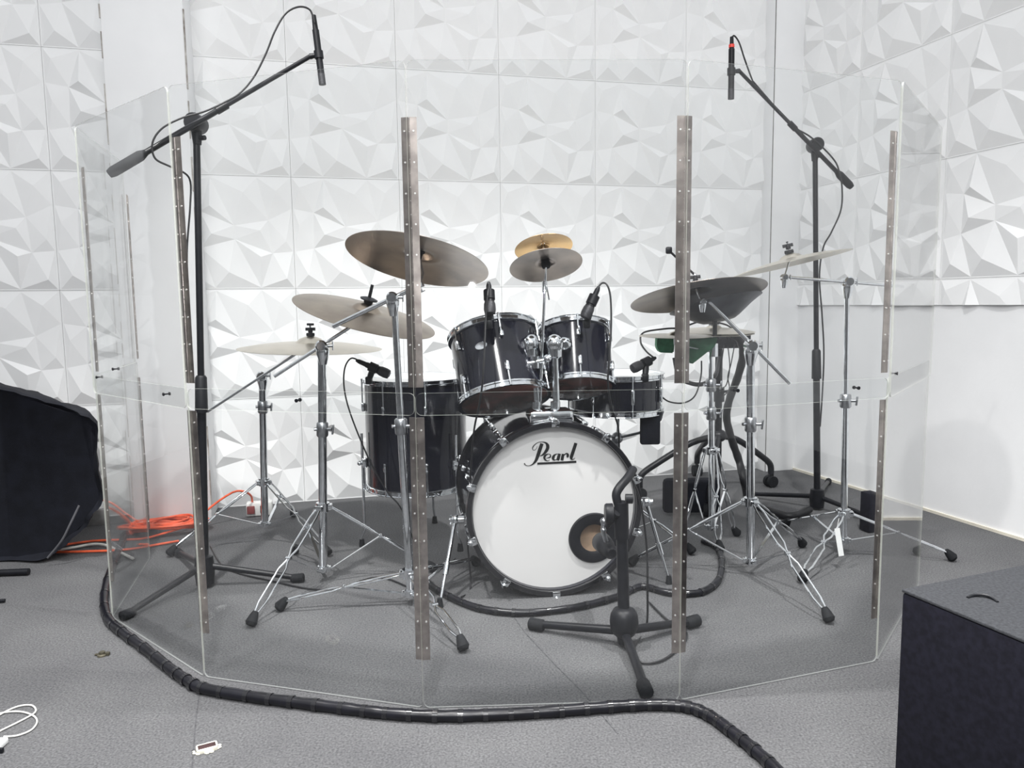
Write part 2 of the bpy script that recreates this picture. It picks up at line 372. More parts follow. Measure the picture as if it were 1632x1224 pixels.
# corner column on the right
q0 = A0+UB*2.915; b = MB(); dcol = .10
b.box(A0+UB*(2.915+.125)+NB*(dcol/2)+V((0, 0, WT/2)), (.25, dcol, WT), (UB, NB, V((0, 0, 1))), bev=.004); o = b.build('trim_4', WALLW); tag(o, kind='structure')
b = MB(); b.bar(A0+UB*2.916+NB*(dcol+.001)+V((0, 0, .0)), A0+UB*2.916+NB*(dcol+.001)+V((0, 0, WT)), .003, .003, side=UB); o = b.build('trim_5', GAP, smooth=0); tag(o, kind='structure')
b = MB(); b.bar(A0+UB*3.0+NB*.03+UR*0+V((0, 0, 0)), A0+UB*3.0+NB*.03+V((0, 0, .02)), .003, .003, side=UB)
b.bm.free()
# pale baseboard line along the right wall
b = MB(); b.box(R0+UR*2.6+NR*.004+V((0, 0, .006)), (5.2, .008, .012), (UR, NR, V((0, 0, 1)))); o = b.build('baseboard_right', mat('cream_baseboard', (.72, .68, .58), .7, noise=.05), smooth=0); tag(o, kind='structure')

# ------------------------------------------------------------------ drum shield of clear acrylic panels on piano hinges
SP = [fl(238, 890), fl(178, 985), fl(325, 1080), fl(675, 1130), fl(1083, 1118), fl(1398, 1055), fl(1465, 934)]
shield = thing('drum_shield', 'curved clear acrylic drum shield with bronze piano hinges standing round the kit', 'drum shield', SP[3])
def rounded(a, c, z0, z1, r=.014, n=4):
    u = (c-a).normalized(); L = (c-a).length; pts = []
    for (cx, cz, a0) in ((L-r, z1-r, 0), (r, z1-r, 90), (r, z0+r, 180), (L-r, z0+r, 270)):
        for k in range(n+1):
            t = math.radians(a0+90*k/n); pts.append(a+u*(cx+r*math.cos(t))+V((0, 0, cz+r*math.sin(t))))
    return pts
for i in range(6):
    a, c = SP[i], SP[i+1]; u = (c-a).normalized(); nin = V((-u.y, u.x, 0))
    if nin.dot(V((.1, 3, 0))-a) < 0: nin = -nin
    for row, (z0, z1, off) in enumerate(((.003, .765, 0), (.714, 1.50, -.0055))):
        g = .0015 if i != 0 else .003
        m = MB(); P = rounded(a+u*g+nin*off, c-u*g+nin*off, z0, z1)
        nrm = nin; A = [m.bm.verts.new(p) for p in P]; B = [m.bm.verts.new(p+nrm*.0045) for p in P]
        m.mi = 0; m._f(A); m._f(B[::-1])
        for k in range(len(A)):
            m.mi = 1 if abs(P[k].z-P[(k+1) % len(A)].z) > .05 or .6 < P[k].z < .9 else 2
            m._f((A[k], A[(k+1) % len(A)], B[(k+1) % len(A)], B[k]))
        m.build('acrylic_panel', [ACR, ACRE, ACRF], shield, smooth=0)
for i in range(0, 6):
    p = SP[i]; ul = (SP[i-1]-p).normalized() if i else (SP[i+1]-p).normalized(); ur = (SP[i+1]-p).normalized()
    for row, (z0, z1) in enumerate(((.12, .708), (.778, 1.382))):
        hm = MB(); inn = V((1, 0, 0)) if i == 0 else (ul+ur).normalized() if (ul+ur).length > .15 else V((0, 1, 0))
        if inn.y < 0 and i in (2, 3, 4): inn = -inn
        kp = p+inn*.008
        nk = 20
        for k in range(nk):
            za = z0+(z1-z0)*k/nk; zb = z0+(z1-z0)*(k+1)/nk-.002
            hm.tube([kp+V((0, 0, za)), kp+V((0, 0, zb))], .0026, 8)
        hg = hm.build('piano_hinge', HINGE, shield)
        for uu in ((ul, ur) if i else (ur,)):
            nn = V((-uu.y, uu.x, 0)); nn = nn if nn.dot(inn) > 0 else -nn
            lm = MB(); a = p+nn*.0072+uu*.002
            lm.box(a+uu*.0085+V((0, 0, (z0+z1)/2)), (.017, .0014, z1-z0), (uu, nn, V((0, 0, 1))))
            lm.mi = 1
            for k in range(9):
                zz = z0+.03+(z1-z0-.06)*k/8
                lm.tube([a+uu*.0095-nn*.0022+V((0, 0, zz)), a+uu*.0095+nn*.0022+V((0, 0, zz))], .0022, 8)
            lm.build('hinge_leaf', [HINGE, RIVET], hg, smooth=0)
for (x, y, Y) in ((1173, 622, 1.83), (1365, 618, 1.90), (1425, 595, 1.95), (475, 638, 1.80), (265, 628, 1.93), (158, 601, 2.3), (184, 588, 2.3)):
    # small screws left in the panels: snap to the panel plane
    d = raydir(x, y); best = None
    for i in range(6):
        a, c = SP[i], SP[i+1]; u = (c-a).normalized(); n = V((-u.y, u.x, 0)); k = (a-CAM).dot(n)/d.dot(n); q = CAM+d*k; s = (q-a).dot(u)
        if k > 0 and 0 < s < (c-a).length and (best is None or i in (1, 2, 3, 4)): best = (q, n)
    if best:
        q, n = best; m = MB(); m.lathe(q-n*.009, n, [(0, 0), (.0045, .0), (.0045, .003), (.002, .003), (.002, .016), (.0045, .016), (.0045, .019), (0, .019)], 10); m.build('screw', BLACKM, shield)

# ------------------------------------------------------------------ shared builders
def disc_normal(c, slope, ratio, under):
    # axis of a disc at c that reads as an ellipse of this slope (degrees, right end down) and minor/major ratio
    d = (c-CAM).normalized(); r = d.cross(V((0, 0, 1))).normalized(); u = r.cross(d)
    s = math.radians(slope); e = r*math.sin(s)+u*math.cos(s)
    return (d*(ratio if under else -ratio)+e*math.sqrt(1-ratio*ratio)).normalized()
def cymbal(label, x, y, Y, wpx, slope, ratio, under, m, bell=.2, depth=.09, kind='cymbal', cat='cymbal', group=None, felts=True, flat=False, prof=None, n=None):
    c = at(x, y, Y); R = wpx*(c-CAM).dot(fwd)/F/2
    n = n or disc_normal(c, slope, ratio, under)
    X, Yx, Zx = frame(n); mw = Matrix((X, Yx, Zx)).transposed().to_4x4(); mw.translation = c
    if prof is None:
        rb = R*bell; hb = R*.085; hs = R*depth
        top = [(.006, hs+hb), (rb*.35, hs+hb*.97), (rb*.75, hs+hb*.62), (rb, hs+hb*.08), (rb*1.12, hs-.001)]
        for k in range(1, 9):
            t = k/8; top.append((rb*1.12+(R-rb*1.12)*t, hs*(1-t**1.7)))
    else: top = [(a*R, b_*R) for a, b_ in prof]
    th = .0011; pr = top+[(r, h-th) for r, h in reversed(top)]
    cc = c-n*(top[0][1]*.45) if prof is None else c
    T = thing(kind, label, cat, cc, group)
    mw = Matrix((X, Yx, Zx)).transposed().to_4x4(); mw.translation = cc
    MB().lathe(cc, n, pr, 64, closed=True).build('bow', m, T, mw=mw)
    h0 = top[0][1]
    if felts:
        MB().lathe(cc+n*(h0+.001), n, [(.004, 0), (.015, 0), (.016, .006), (.015, .012), (.004, .012)], 20, closed=True).build('felt_washer', RUBBER, T)
        MB().lathe(cc+n*(h0-.012), n, [(.004, 0), (.017, 0), (.018, .005), (.016, .010), (.004, .010)], 20, closed=True).build('felt_washer', RUBBER, T)
    return T, cc, n, h0, R
def wingnut(T, p, n, side, name='wing_nut'):
    m = MB(); m.lathe(p, n, [(0, 0), (.008, 0), (.009, .004), (.007, .018), (.004, .020), (.004, .028), (0, .028)], 16)
    s = Vector(side).normalized()
    for g in (-1, 1): m.box(p+n*.014+s*g*.012, (.014, .005, .012), (s, n.cross(s), n), bev=.0015)
    return m.build(name, PLAST, T)
def twin_leg(T, c, foot, zc, zl, spread=.013, rod=.0032):
    d = foot-c; d.z = 0; L = d.length; d.normalize(); p = V((-d.y, d.x, 0))
    a = c+d*.026; a.z = zc; e = foot-d*.02+V((0, 0, .035))
    path = [(0, .6), (.1, 1), (.40, 1), (.47, .28), (.53, .28), (.60, 1), (.90, 1), (1, .35)]
    m = MB()
    for sg in (-1, 1):
        m.tube([a.lerp(e, t)+p*spread*sg*k for t, k in path], rod, 8)
    mid = a.lerp(e, .5); m.tube([mid-p*.009, mid+p*.009], .006, 10); m.tube([a-p*.014, a+p*.014], .006, 10)
    lg = m.build('leg', CHROME, T)
    m = MB(); dd = (foot+V((0, 0, .004))-e); dd2 = dd.normalized()
    f0 = e-dd2*.008; f1 = V((foot.x, foot.y, .010))+d*.004
    m.tube([f0, f0.lerp(f1, .25), f0.lerp(f1, .8), f1], [.009, .013, .0185, .0135], 12)
    m.build('rubber_foot', RUBBER, lg)
    lo = c+d*.022; lo.z = zl
    m = MB(); m.bar(lo, a.lerp(e, .5), .011, .003, side=p); m.build('brace', CHROME, T)
    return lg
def clamp_(T, p, ax, r=.015, name='tilter_clamp', m_=None):
    # ratchet barrel on a tapered socket, with a wing screw to the side
    m = MB(); ax = Vector(ax).normalized(); s = ax.cross(V((0, -1, 0))).normalized(); y = ax.cross(s)
    if ax.z > .9: m.tube([p-ax*r*3.2, p-ax*r*2.6, p-ax*r*1.2, p-ax*r*.6, p+ax*r*.5], [r*.62, r*.78, r*1.12, r*1.15, r*.6], 18)
    else: m.tube([p-ax*r*1.1, p+ax*r*1.1], r*.8, 14)
    m.tube([p-y*r*1.15, p-y*r*.9, p+y*r*.9, p+y*r*1.15], [r*.75, r, r, r*.75], 18)
    m.tube([p-s*r*.2, p+s*r*1.7], [r*.36, r*.30], 10); m.bar(p+s*r*1.75-ax*r*.8, p+s*r*1.75+ax*r*.8, .004, .010, side=s, bev=.001)
    return m.build(name, m_ or CHROME, T)
def tripod_stand(name, label, cat, c, feet, zc, zl, top, joints, group, r0=.0145, lower=CHROME, tubes=(.0145, .0115)):
    # top: point of the upper tube end; joints: z of height collars; returns the thing
    T = thing(name, label, cat, V((c.x, c.y, 0)), group)
    axis = (top-c); 
    def on(z): return c+(top-c)*((z-c.z)/(top.z-c.z))
    zj = joints[0]
    MB().tube([on(zl-.012), on(zj)], r0, 20).build('base_tube', lower, T)
    prev = zj
    for k, z in enumerate(joints):
        nxt = joints[k+1] if k+1 < len(joints) else top.z
        MB().tube([on(z-.01), on(nxt)], tubes[min(k, 1)], 18).build('tube', CHROME if k else lower, T)
        m = MB(); m.tube([on(z-.035), on(z-.03), on(z+.012), on(z+.016)], [.0165, .020, .020, .017], 20)
        q = on(z-.008); m.tube([q, q+V((.034, -.008, 0))], .006, 10); m.bar(q+V((.036, -.008, -.018)), q+V((.040, -.008, .016)), .006, .010, side=V((1, 0, 0)), bev=.0015)
        m.tube([q+V((-.018, 0, 0)), q+V((-.028, -.004, 0))], .006, 8)
        m.build('height_collar', STEEL, T)
    m = MB(); m.tube([on(zc-.014), on(zc+.016)], .023, 20)
    for f in feet:
        d = (f-c); d.z = 0; d.normalize(); m.box(on(zc)+d*.024, (.016, .03, .02), (d, V((-d.y, d.x, 0)), V((0, 0, 1))), bev=.003)
    m.build('tripod_collar', CHROME, T)
    m = MB(); m.tube([on(zl-.01), on(zl+.010)], .019, 20)
    for f in feet:
        d = (f-c); d.z = 0; d.normalize(); m.box(on(zl)+d*.020, (.014, .02, .014), (d, V((-d.y, d.x, 0)), V((0, 0, 1))), bev=.002)
    m.build('brace_collar', CHROME, T)
    for f in feet: twin_leg(T, on(zc), V((f.x, f.y, 0)), zc, zl)
    return T
def tri(c, foot, r=None, n=3):
    d = V((foot.x-c.x, foot.y-c.y, 0)); out = [foot]
    for k in (1, 2):
        out.append(c+Matrix.Rotation(k*2*PI/3, 3, 'Z') @ d)
    return out
GC = 'chrome cymbal stands round the kit'
# ------------------------------------------------------------------ left stand A + cymbal 1
cA = V((-1.03, 3.03, 0)); tA = at(418, 603, 3.03)
SA = tripod_stand('cymbal_stand', 'tall chrome boom stand at far left holding the pale edge-on cymbal', 'cymbal stand', cA, [V((-1.344, 2.85, 0)), V((-.72, 2.83, 0)), V((-1.01, 3.38, 0))], at(424, 768, 3.03).z, .075, tA, [at(419, 645, 3.03).z], GC)
bA0, bA1 = at(331, 656, 3.06), at(484, 556, 2.92)
MB().tube([bA0, bA1], .0055, 12).build('boom_arm', CHROME, SA)
clamp_(SA, at(418, 599, 3.02), V((0, 0, 1)), .019)
T1, c1, n1, h1, R1_ = cymbal('pale cymbal seen edge-on, lowest of the three at left', 495, 547, 2.88, 224, 1.5, .075, False, BRZL)
MB().tube([bA1, c1+n1*(h1-.02)+V((0, 0, -.02)), c1+n1*(h1+.045)], .0042, 10).build('tilter_rod', CHROME, SA)
clamp_(SA, bA1, (bA1-bA0), .011)
wingnut(T1, c1+n1*(h1+.014), n1, V((1, 0, 0)))
MB().lathe(c1+n1*(h1+.042), n1, [(0, 0), (.013, 0), (.014, .004), (.013, .008), (0, .008)], 16).build('felt_washer', RUBBER, T1)
# stand B + cymbal 2
cB = V((-.673, 2.56, 0)); tB = at(513, 560, 2.56)
SB = tripod_stand('cymbal_stand', 'chrome boom stand second from left, its braced foot set forward on the carpet', 'cymbal stand', cB, [V((-.80, 2.19, 0)), V((-.29, 2.64, 0)), V((-.86, 2.86, 0))], at(517, 808, 2.56).z, .05, tB, [at(516, 680, 2.56).z], GC)
bB0, bB1 = at(437, 600, 2.58), at(586, 503, 2.62)
MB().tube([bB0, bB1], .0062, 12).build('boom_arm', CHROME, SB)
clamp_(SB, at(514, 551, 2.55), V((0, 0, 1)), .020)
T2, c2, n2, h2, _ = cymbal('brown-grey cymbal tilted face-on behind the left boom arm, with a black felt at its centre', 584, 494, 2.64, 229, 15, .20, False, BRZ)
MB().tube([bB1, c2+n2*(h2-.015), c2+n2*(h2+.05)], .0042, 10).build('tilter_rod', CHROME, SB)
clamp_(SB, bB1, (bB1-bB0), .012)
m = MB(); m.lathe(c2+n2*(h2+.012), n2, [(0, 0), (.030, 0), (.031, .004), (.02, .008), (.006, .010), (.0055, .055), (0, .055)], 20); m.build('black_sleeve', PLAST, T2)
# stand C + cymbal 3 (low wide tripod)
cC = V((-.336, 2.35, 0)); tC = at(628, 482, 2.35)
SC = tripod_stand('cymbal_stand', 'chrome boom stand behind the left bronze hinge with flat splayed legs', 'cymbal stand', cC, [V((-.751, 2.31, 0)), V((-.145, 2.01, 0)), V((-.14, 2.70, 0))], .105, .04, tC, [at(640, 675, 2.35).z], GC, r0=.0125, tubes=(.0105, .0105))
bC0, bC1 = at(531, 520, 2.40), at(668, 455, 2.33)
MB().tube([bC0, bC1], .0075, 12).build('boom_arm', CHROME, SC)
clamp_(SC, at(626, 474, 2.345), V((0, 0, 1)), .018)
T3, c3, n3, h3, _ = cymbal('large dark bronze cymbal, highest at left, underside showing behind the hinge', 667, 407, 2.40, 230, 13, .325, True, BRZD)
MB().tube([bC1, at(674, 436, 2.38), c3+n3*(h3-.02), c3+n3*(h3+.035)], .0045, 10).build('tilter_rod', CHROME, SC)
clamp_(SC, bC1, (bC1-bC0), .012)
m = MB(); m.lathe(c3+n3*(h3-.05), n3, [(.004, 0), (.010, 0), (.012, .03), (.012, .036), (.004, .036)], 16, closed=True); m.build('black_sleeve', PLAST, T3)
wingnut(T3, c3+n3*(h3+.014), n3, V((1, 0, 0)))
# stand E + crash right
cE = V((.834, 2.57, 0)); tE = at(1196, 562, 2.57)
SE = tripod_stand('cymbal_stand', 'chrome boom stand right of the bass drum with its arm slanting down to the right', 'cymbal stand', cE, tri(cE, V((.941, 2.165, 0))), at(1197, 800, 2.57).z, .055, tE, [at(1199, 672, 2.57).z], GC)
bE0, bE1 = at(1259, 611, 2.55), at(1128, 478, 2.60)
MB().tube([bE0, bE1], .0068, 12).build('boom_arm', CHROME, SE)
clamp_(SE, at(1197, 551, 2.56), V((0, 0, 1)), .021)
T4, c4, n4, h4, _ = cymbal('wide grey-bronze cymbal at right, underside showing behind the right hinge', 1111, 464, 2.62, 214, -9, .215, True, BRZD)
MB().tube([bE1, at(1118, 482, 2.61), c4+n4*(h4-.02), c4+n4*(h4+.04)], .0045, 10).build('tilter_rod', CHROME, SE)
clamp_(SE, at(1120, 480, 2.60), V((0, 0, 1)), .012)
wingnut(T4, c4+n4*(h4+.014), n4, V((1, 0, .1)))
m = MB(); q0, q1 = at(1066, 399, 2.62), at(1106, 437, 2.62); m.tube([q0, q1], .004, 8); m.box(q0, (.022, .014, .024), bev=.005); m.build('boom_tip', BLACKM, SE)
# china-shaped cymbal under the crash, its rim turned up
cp = at(1120, 490, 2.80)
T5, c5, n5, h5, _ = cymbal('dark cone-shaped cymbal with upturned rim, tucked under the wide right cymbal', 1140, 484, 2.73, 146, -13, .13, True, mat('dark_grey_metal', (.10, .105, .12), .4, 1, noise=.2, nscale=20), prof=[(.05, -.36), (.36, -.37), (.46, -.32), (.75, -.13), (.97, -.01), (1, 0)], felts=False)
MB().tube([c5-V((0, 0, .115)), c5+V((0, 0, .0))], .008, 10).build('mount_stem', BLACKM, T5)
# stand G + cymbal H
cG = V((1.25, 2.77, 0)); tG = at(1350, 452, 2.77)
SG = tripod_stand('cymbal_stand', 'slim chrome boom stand at far right with a white paper tag on its tripod', 'cymbal stand', cG, [V((1.615, 2.685, 0)), V((.985, 2.49, 0)), V((1.16, 3.13, 0))], at(1343, 818, 2.77).z, .06, tG, [at(1347, 635, 2.77).z], GC, r0=.012, tubes=(.009, .009))
bG0, bG1 = at(1440, 457, 2.80), at(1258, 442, 2.72)
MB().tube([bG0, bG1], .0055, 12).build('boom_arm', CHROME, SG)
clamp_(SG, at(1351, 449, 2.765), V((0, 0, 1)), .019)
T6, c6, n6, h6, _ = cymbal('thin pale cymbal tilted steeply edge-on at far right, in front of the black microphone pole', 1260, 413, 2.74, 183, -12.6, .05, True, BRZL)
j = at(1250, 442, 2.72)
MB().tube([bG1, j, c6+n6*(h6-.015), c6+n6*(h6+.04)], .0042, 10).build('tilter_rod', CHROME, SG)
clamp_(SG, j, V((0, 0, 1)), .012)
wingnut(T6, c6+n6*(h6+.016), n6, V((1, 0, .2)))
m = MB(); tg0 = at(1334, 842, 2.63); tg1 = at(1341, 886, 2.62); m.bar(tg0, tg1, .019, .0008, side=V((1, 0, .0))); m.tube([tg0, at(1337, 826, 2.70)], .0007, 5); m.build('paper_tag', PAPER, SG)

# ------------------------------------------------------------------ bass drum
BD = thing('bass_drum', 'black bass drum with white front skin, script logo and round port hole', 'drum', V((.14, 2.6, 0)))
bc = at(886, 815, 2.40); bc.z = .293
yaw = math.radians(8.5); ax = V((math.sin(yaw), -math.cos(yaw), 0))      # points at the audience
RB = .2795; LB = .40
su = V((0, 0, 1)); sr = su.cross(-ax).normalized(); sr = -sr if sr.x < 0 else sr
m = MB(); back = bc-ax*(LB+.05)
m.lathe(back, ax, [(RB, 0), (RB, LB+.04), (RB-.008, LB+.04), (RB-.008, 0)], 72, closed=True); m.build('shell', SHELL, BD)
MB().lathe(bc-ax*.052, ax, [(RB-.009, 0), (RB-.012, .001), (RB-.012, -.02), (RB-.009, -.02)], 64, closed=True).bm.free()
# front skin with a port hole: ring of triangles between circle and hole
hc = bc+sr*(.0); 
def on_plane(x, y, p, n):
    d = raydir(x, y); return CAM+d*((p-CAM).dot(n)/d.dot(n))
hp = bc-ax*.03                          # plane of the skin
pc_ = on_plane(946, 857, hp, ax); pr_ = .048
N = 72; m = MB(); O_ = []; I_ = []
for k in range(N):
    t = 2*PI*k/N; dv = sr*math.cos(t)+su*math.sin(t)
    I_.append(pc_+dv*pr_)
    # cast from the hole centre to the rim so the strips do not cross
    q = pc_-hp; bq = q.dot(dv); cq = q.dot(q)-RB*RB; s_ = -bq+math.sqrt(bq*bq-cq); O_.append(pc_+dv*s_)
prev = None
for lv in (0, .35, .7, 1):
    ring = [m.bm.verts.new(O_[k].lerp(I_[k], lv)) for k in range(N)]
    if prev:
        for k in range(N): m._f((prev[k], prev[(k+1) % N], ring[(k+1) % N], ring[k]))
    prev = ring
m.build('front_skin', HEADW, BD, smooth=0)
MB().lathe(back-ax*.002, ax, [(0, 0), (RB, 0), (RB, .002), (0, .002)], 48).build('batter_skin', HEADC, BD, smooth=0)
MB().lathe(pc_+ax*.001, ax, [(pr_-.001, -.002), (pr_-.001, .004), (pr_+.006, .008), (pr_+.035, .006), (pr_+.038, 0), (pr_+.038, -.0005), (pr_-.001, -.001)], 48).build('port_ring', PLAST, BD)
m = MB(); m.lathe(pc_-ax*.06, ax, [(0, 0), (.09, 0), (.09, .004), (0, .004)], 32); m.build('inner_lining', WOODI, BD)
for s0_, nm in ((bc-ax*.038, 'front'), (back-ax*.006, 'back')):
    o = MB().lathe(s0_, ax, [(RB-.004, 0), (RB+.012, 0), (RB+.013, .003), (RB+.013, .035), (RB+.011, .038), (RB-.004, .038), (RB-.006, .035), (RB-.006, .003)], 72, closed=True).build('hoop', HOOPB, BD)
# tension claws and lugs
for k in range(10):
    t = math.radians(18+36*k); rv = sr*math.cos(t)+su*math.sin(t); tv = ax.cross(rv)
    for end in (1, -1):
        base = (bc if end > 0 else back)+rv*(RB+.012)
        m = MB(); hb = base+ax*(.002 if end > 0 else -.008)
        m.box(hb-rv*.006, (.020, .026, .006), (rv, tv, ax), bev=.002)
        m.box(hb-ax*end*.02+rv*.005, (.006, .022, .044), (rv, tv, ax), bev=.002)
        m.ball(hb+rv*.006+ax*end*.002, .009, 10); m.tube([hb+rv*.007, hb+rv*.007+ax*end*.014], .005, 8)
        m.tube([hb+rv*.007, hb+rv*.007-ax*end*.13], .0032, 8)
        m.build('tension_claw', CHROME, BD)
    for q_ in (.155, .30): MB().box(bc-ax*q_+rv*(RB+.010), (.02, .018, .05), (rv, tv, ax), bev=.005).build('lug', CHROME, BD)
# logo lettering, traced as strokes of varying width
def stroke(m, pts, p0, nrm, sc=16.32, ox=830, oy=690, th=.0006):
    C_ = [V((a, b_, w_)) for a, b_, w_ in pts]; S = spline(C_, 8)
    L, R_ = [], []
    for i, s in enumerate(S):
        d = (S[min(i+1, len(S)-1)]-S[max(i-1, 0)]); d.z = 0; d.normalize(); n2_ = V((-d.y, d.x, 0)); hw = max(s.z, 6)/2
        for lst, sg in ((L, 1), (R_, -1)):
            q = s+n2_*hw*sg; lst.append(on_plane(ox+q.x/sc, oy+q.y/sc, p0, nrm))
    A = [m.bm.verts.new(p) for p in L]; B = [m.bm.verts.new(p) for p in R_]
    A2 = [m.bm.verts.new(p+nrm*th) for p in L]; B2 = [m.bm.verts.new(p+nrm*th) for p in R_]
    for i in range(len(A)-1):
        m._f((A2[i], A2[i+1], B2[i+1], B2[i])); m._f((A[i], B[i], B[i+1], A[i+1])); m._f((A[i], A[i+1], A2[i+1], A2[i])); m._f((B[i], B2[i], B2[i+1], B[i+1]))
m = MB(); lp = hp+ax*.0008
for st in ([(550, 275, 88), (490, 450, 92), (440, 600, 88), (395, 710, 72), (325, 800, 38), (240, 845, 14), (160, 848, 12), (110, 820, 18), (95, 785, 26)],
           [(425, 345, 8), (405, 405, 10), (350, 447, 10), (308, 425, 16), (318, 360, 24), (375, 295, 18), (455, 245, 14), (560, 234, 16), (650, 260, 44), (695, 320, 82), (695, 400, 84), (645, 490, 72), (575, 565, 44), (500, 598, 14)],
           [(735, 640, 8), (660, 655, 10), (690, 650, 14), (765, 625, 34), (770, 570, 26), (715, 548, 16), (645, 580, 48), (612, 640, 58), (640, 700, 40), (700, 722, 14), (755, 695, 10)],
           [(1000, 552, 14), (930, 548, 18), (865, 590, 58), (842, 650, 76), (862, 700, 40), (920, 690, 12), (965, 630, 10)],
           [(1012, 540, 64), (985, 625, 80), (962, 712, 76)],
           [(1098, 545, 62), (1085, 630, 78), (1068, 712, 74)], [(1105, 610, 14), (1150, 555, 26), (1200, 535, 36), (1222, 575, 66), (1212, 635, 46)],
           [(1432, 262, 80), (1385, 410, 84), (1335, 560, 84), (1312, 640, 80), (1330, 688, 36), (1385, 675, 14), (1408, 645, 10)],
           [(430, 797, 52), (900, 775, 52), (1445, 748, 54)]):
    stroke(m, st, lp, ax)
m.build('logo_lettering', LOGO, BD, smooth=0)
# spurs
def spur(x0, y0, Y0, fx, fy):
    p = at(x0, y0, Y0); f = fl(fx, fy, .012)
    m = MB(); m.tube([p+V((.03 if x0 < 800 else -.03, 0, 0)), p], .014, 14); m.ball(p, .017, 12); m.tube([p-V((.02, 0, -.0)), p+V((.02, 0, 0))], .011, 12); m.bar(p+V((-.014, -.02, -.012)), p+V((-.014, -.02, .022)), .008, .006, side=V((1, 0, 0)), bev=.001)
    br = m.build('spur_bracket', CHROME, BD)
    m = MB(); mid = p.lerp(f, .6); m.tube([p, mid], .0065, 12); m.tube([mid-(mid-p).normalized()*.02, mid+(f-p).normalized()*.02], .0095, 12); m.tube([mid, f], .0048, 12); lg = m.build('spur', CHROME, BD)
    MB().tube([f+V((0, 0, .018)), V((f.x, f.y, 0.001))], [.008, .012], 12).build('rubber_foot', RUBBER, lg)
spur(726, 828, 2.50, 701, 962); spur(1030, 800, 2.55, 1066, 925)
# tom holder on top of the bass drum
HT = thing('tom_holder', 'chrome double tom holder rising from the top of the bass drum', 'tom holder', bc-ax*.2+V((0, 0, RB)))
hb = bc-ax*.085+sr*(-.002); hb.z = bc.z+RB+.022
m = MB(); m.box(hb-V((0, 0, .004)), (.15, .09, .052), (sr, ax, su), bev=.014)
m.tube([at(855, 665, 2.50)+V((0,0,0)), at(855, 640, 2.50)], .016, 16); m.tube([at(885, 665, 2.50), at(885, 640, 2.50)], .016, 16)
m.build('base_bracket', CHROME, HT)
for (xa, ya, xb, yb, Y) in ((857, 652, 850, 548, 2.52), (887, 652, 884, 545, 2.50)):
    MB().tube([at(xa, ya, Y), at(xb, yb, Y)], .0115, 18).build('post', CHROME, HT)
for (x, y, Y, sx_, tx, ty, tY) in ((846, 549, 2.52, -1, 822, 545, 2.60), (884, 549, 2.50, 1, 915, 548, 2.62)):
    p = at(x, y, Y); q = at(tx, ty, tY)
    m = MB(); m.ball(p, .030, 20, (1, .95, 1.15)); m.tube([p-V((0, .0, .045)), p-V((0, 0, .04)), p+V((0, 0, .012))], [.020, .025, .027], 20); m.tube([p, q], .012, 14); m.ball(p.lerp(q, .5), .026, 18); m.tube([p.lerp(q, .5)+V((0, -.035, 0)), p.lerp(q, .5)+V((0, .02, 0))], .010, 12)
    m.tube([p+V((sx_*.01, -.026, 0)), p+V((sx_*.01, .02, 0))], .009, 12); m.bar(p+V((sx_*.012, -.03, -.018)), p+V((sx_*.02, -.03, .02)), .012, .006, bev=.002)
    m.tube([q-V((0, .0, .022)), q+V((0, 0, .022))], .015, 14)
    m.build('ball_joint', CHROME, HT)
m = MB(); p = at(853, 577, 2.50); m.tube([p+V((-.055, -.01, -.01)), p+V((.045, -.01, .01))], .008, 12); m.ball(p+V((-.05, -.014, -.01)), .014, 12); m.ball(p+V((.04, -.014, .012)), .014, 12); m.tube([p-V((0, 0, .02)), p+V((0, 0, .02))], .018, 16); m.build('multi_clamp', CHROME, HT)
# splash holder rod
RS = thing('splash_rod', 'thin chrome rod clamped to the tom holder, carrying the two small cymbals', 'cymbal rod', at(861, 640, 2.50))
m = MB(); m.tube([at(861, 640, 2.49), at(864, 560, 2.49), at(868, 462, 2.49)], .0048, 12); m.build('rod', CHROME, RS)
T7, c7, n7, h7, _ = cymbal('small grey-bronze splash cymbal, lower of the stacked pair in the middle', 869.5, 419, 2.48, 117, -8, .44, True, BRZD, felts=False)
T8, c8, n8, h8, _ = cymbal('small golden splash cymbal, upper of the stacked pair in the middle', 866, 392, 2.51, 93, -8, .47, True, BRZO, felts=False, n=n7)
m = MB(); m.tube([at(868, 462, 2.49), at(869, 448, 2.485), c7+n7*(h7-.02), c8+n7*(h8+.03)], .0042, 10); m.ball(at(868, 462, 2.49), .010, 10); m.tube([at(868, 466, 2.485), at(868, 448, 2.485)], .009, 12); m.bar(at(871, 455, 2.47), at(875, 478, 2.47), .010, .005, bev=.001); m.build('tilter', CHROME, RS)
m = MB(); m.lathe(c7+n7*(h7-.028), n7, [(.004, 0), (.013, 0), (.015, .01), (.013, .024), (.004, .024)], 16, closed=True); m.build('felt_washer', RUBBER, T7)

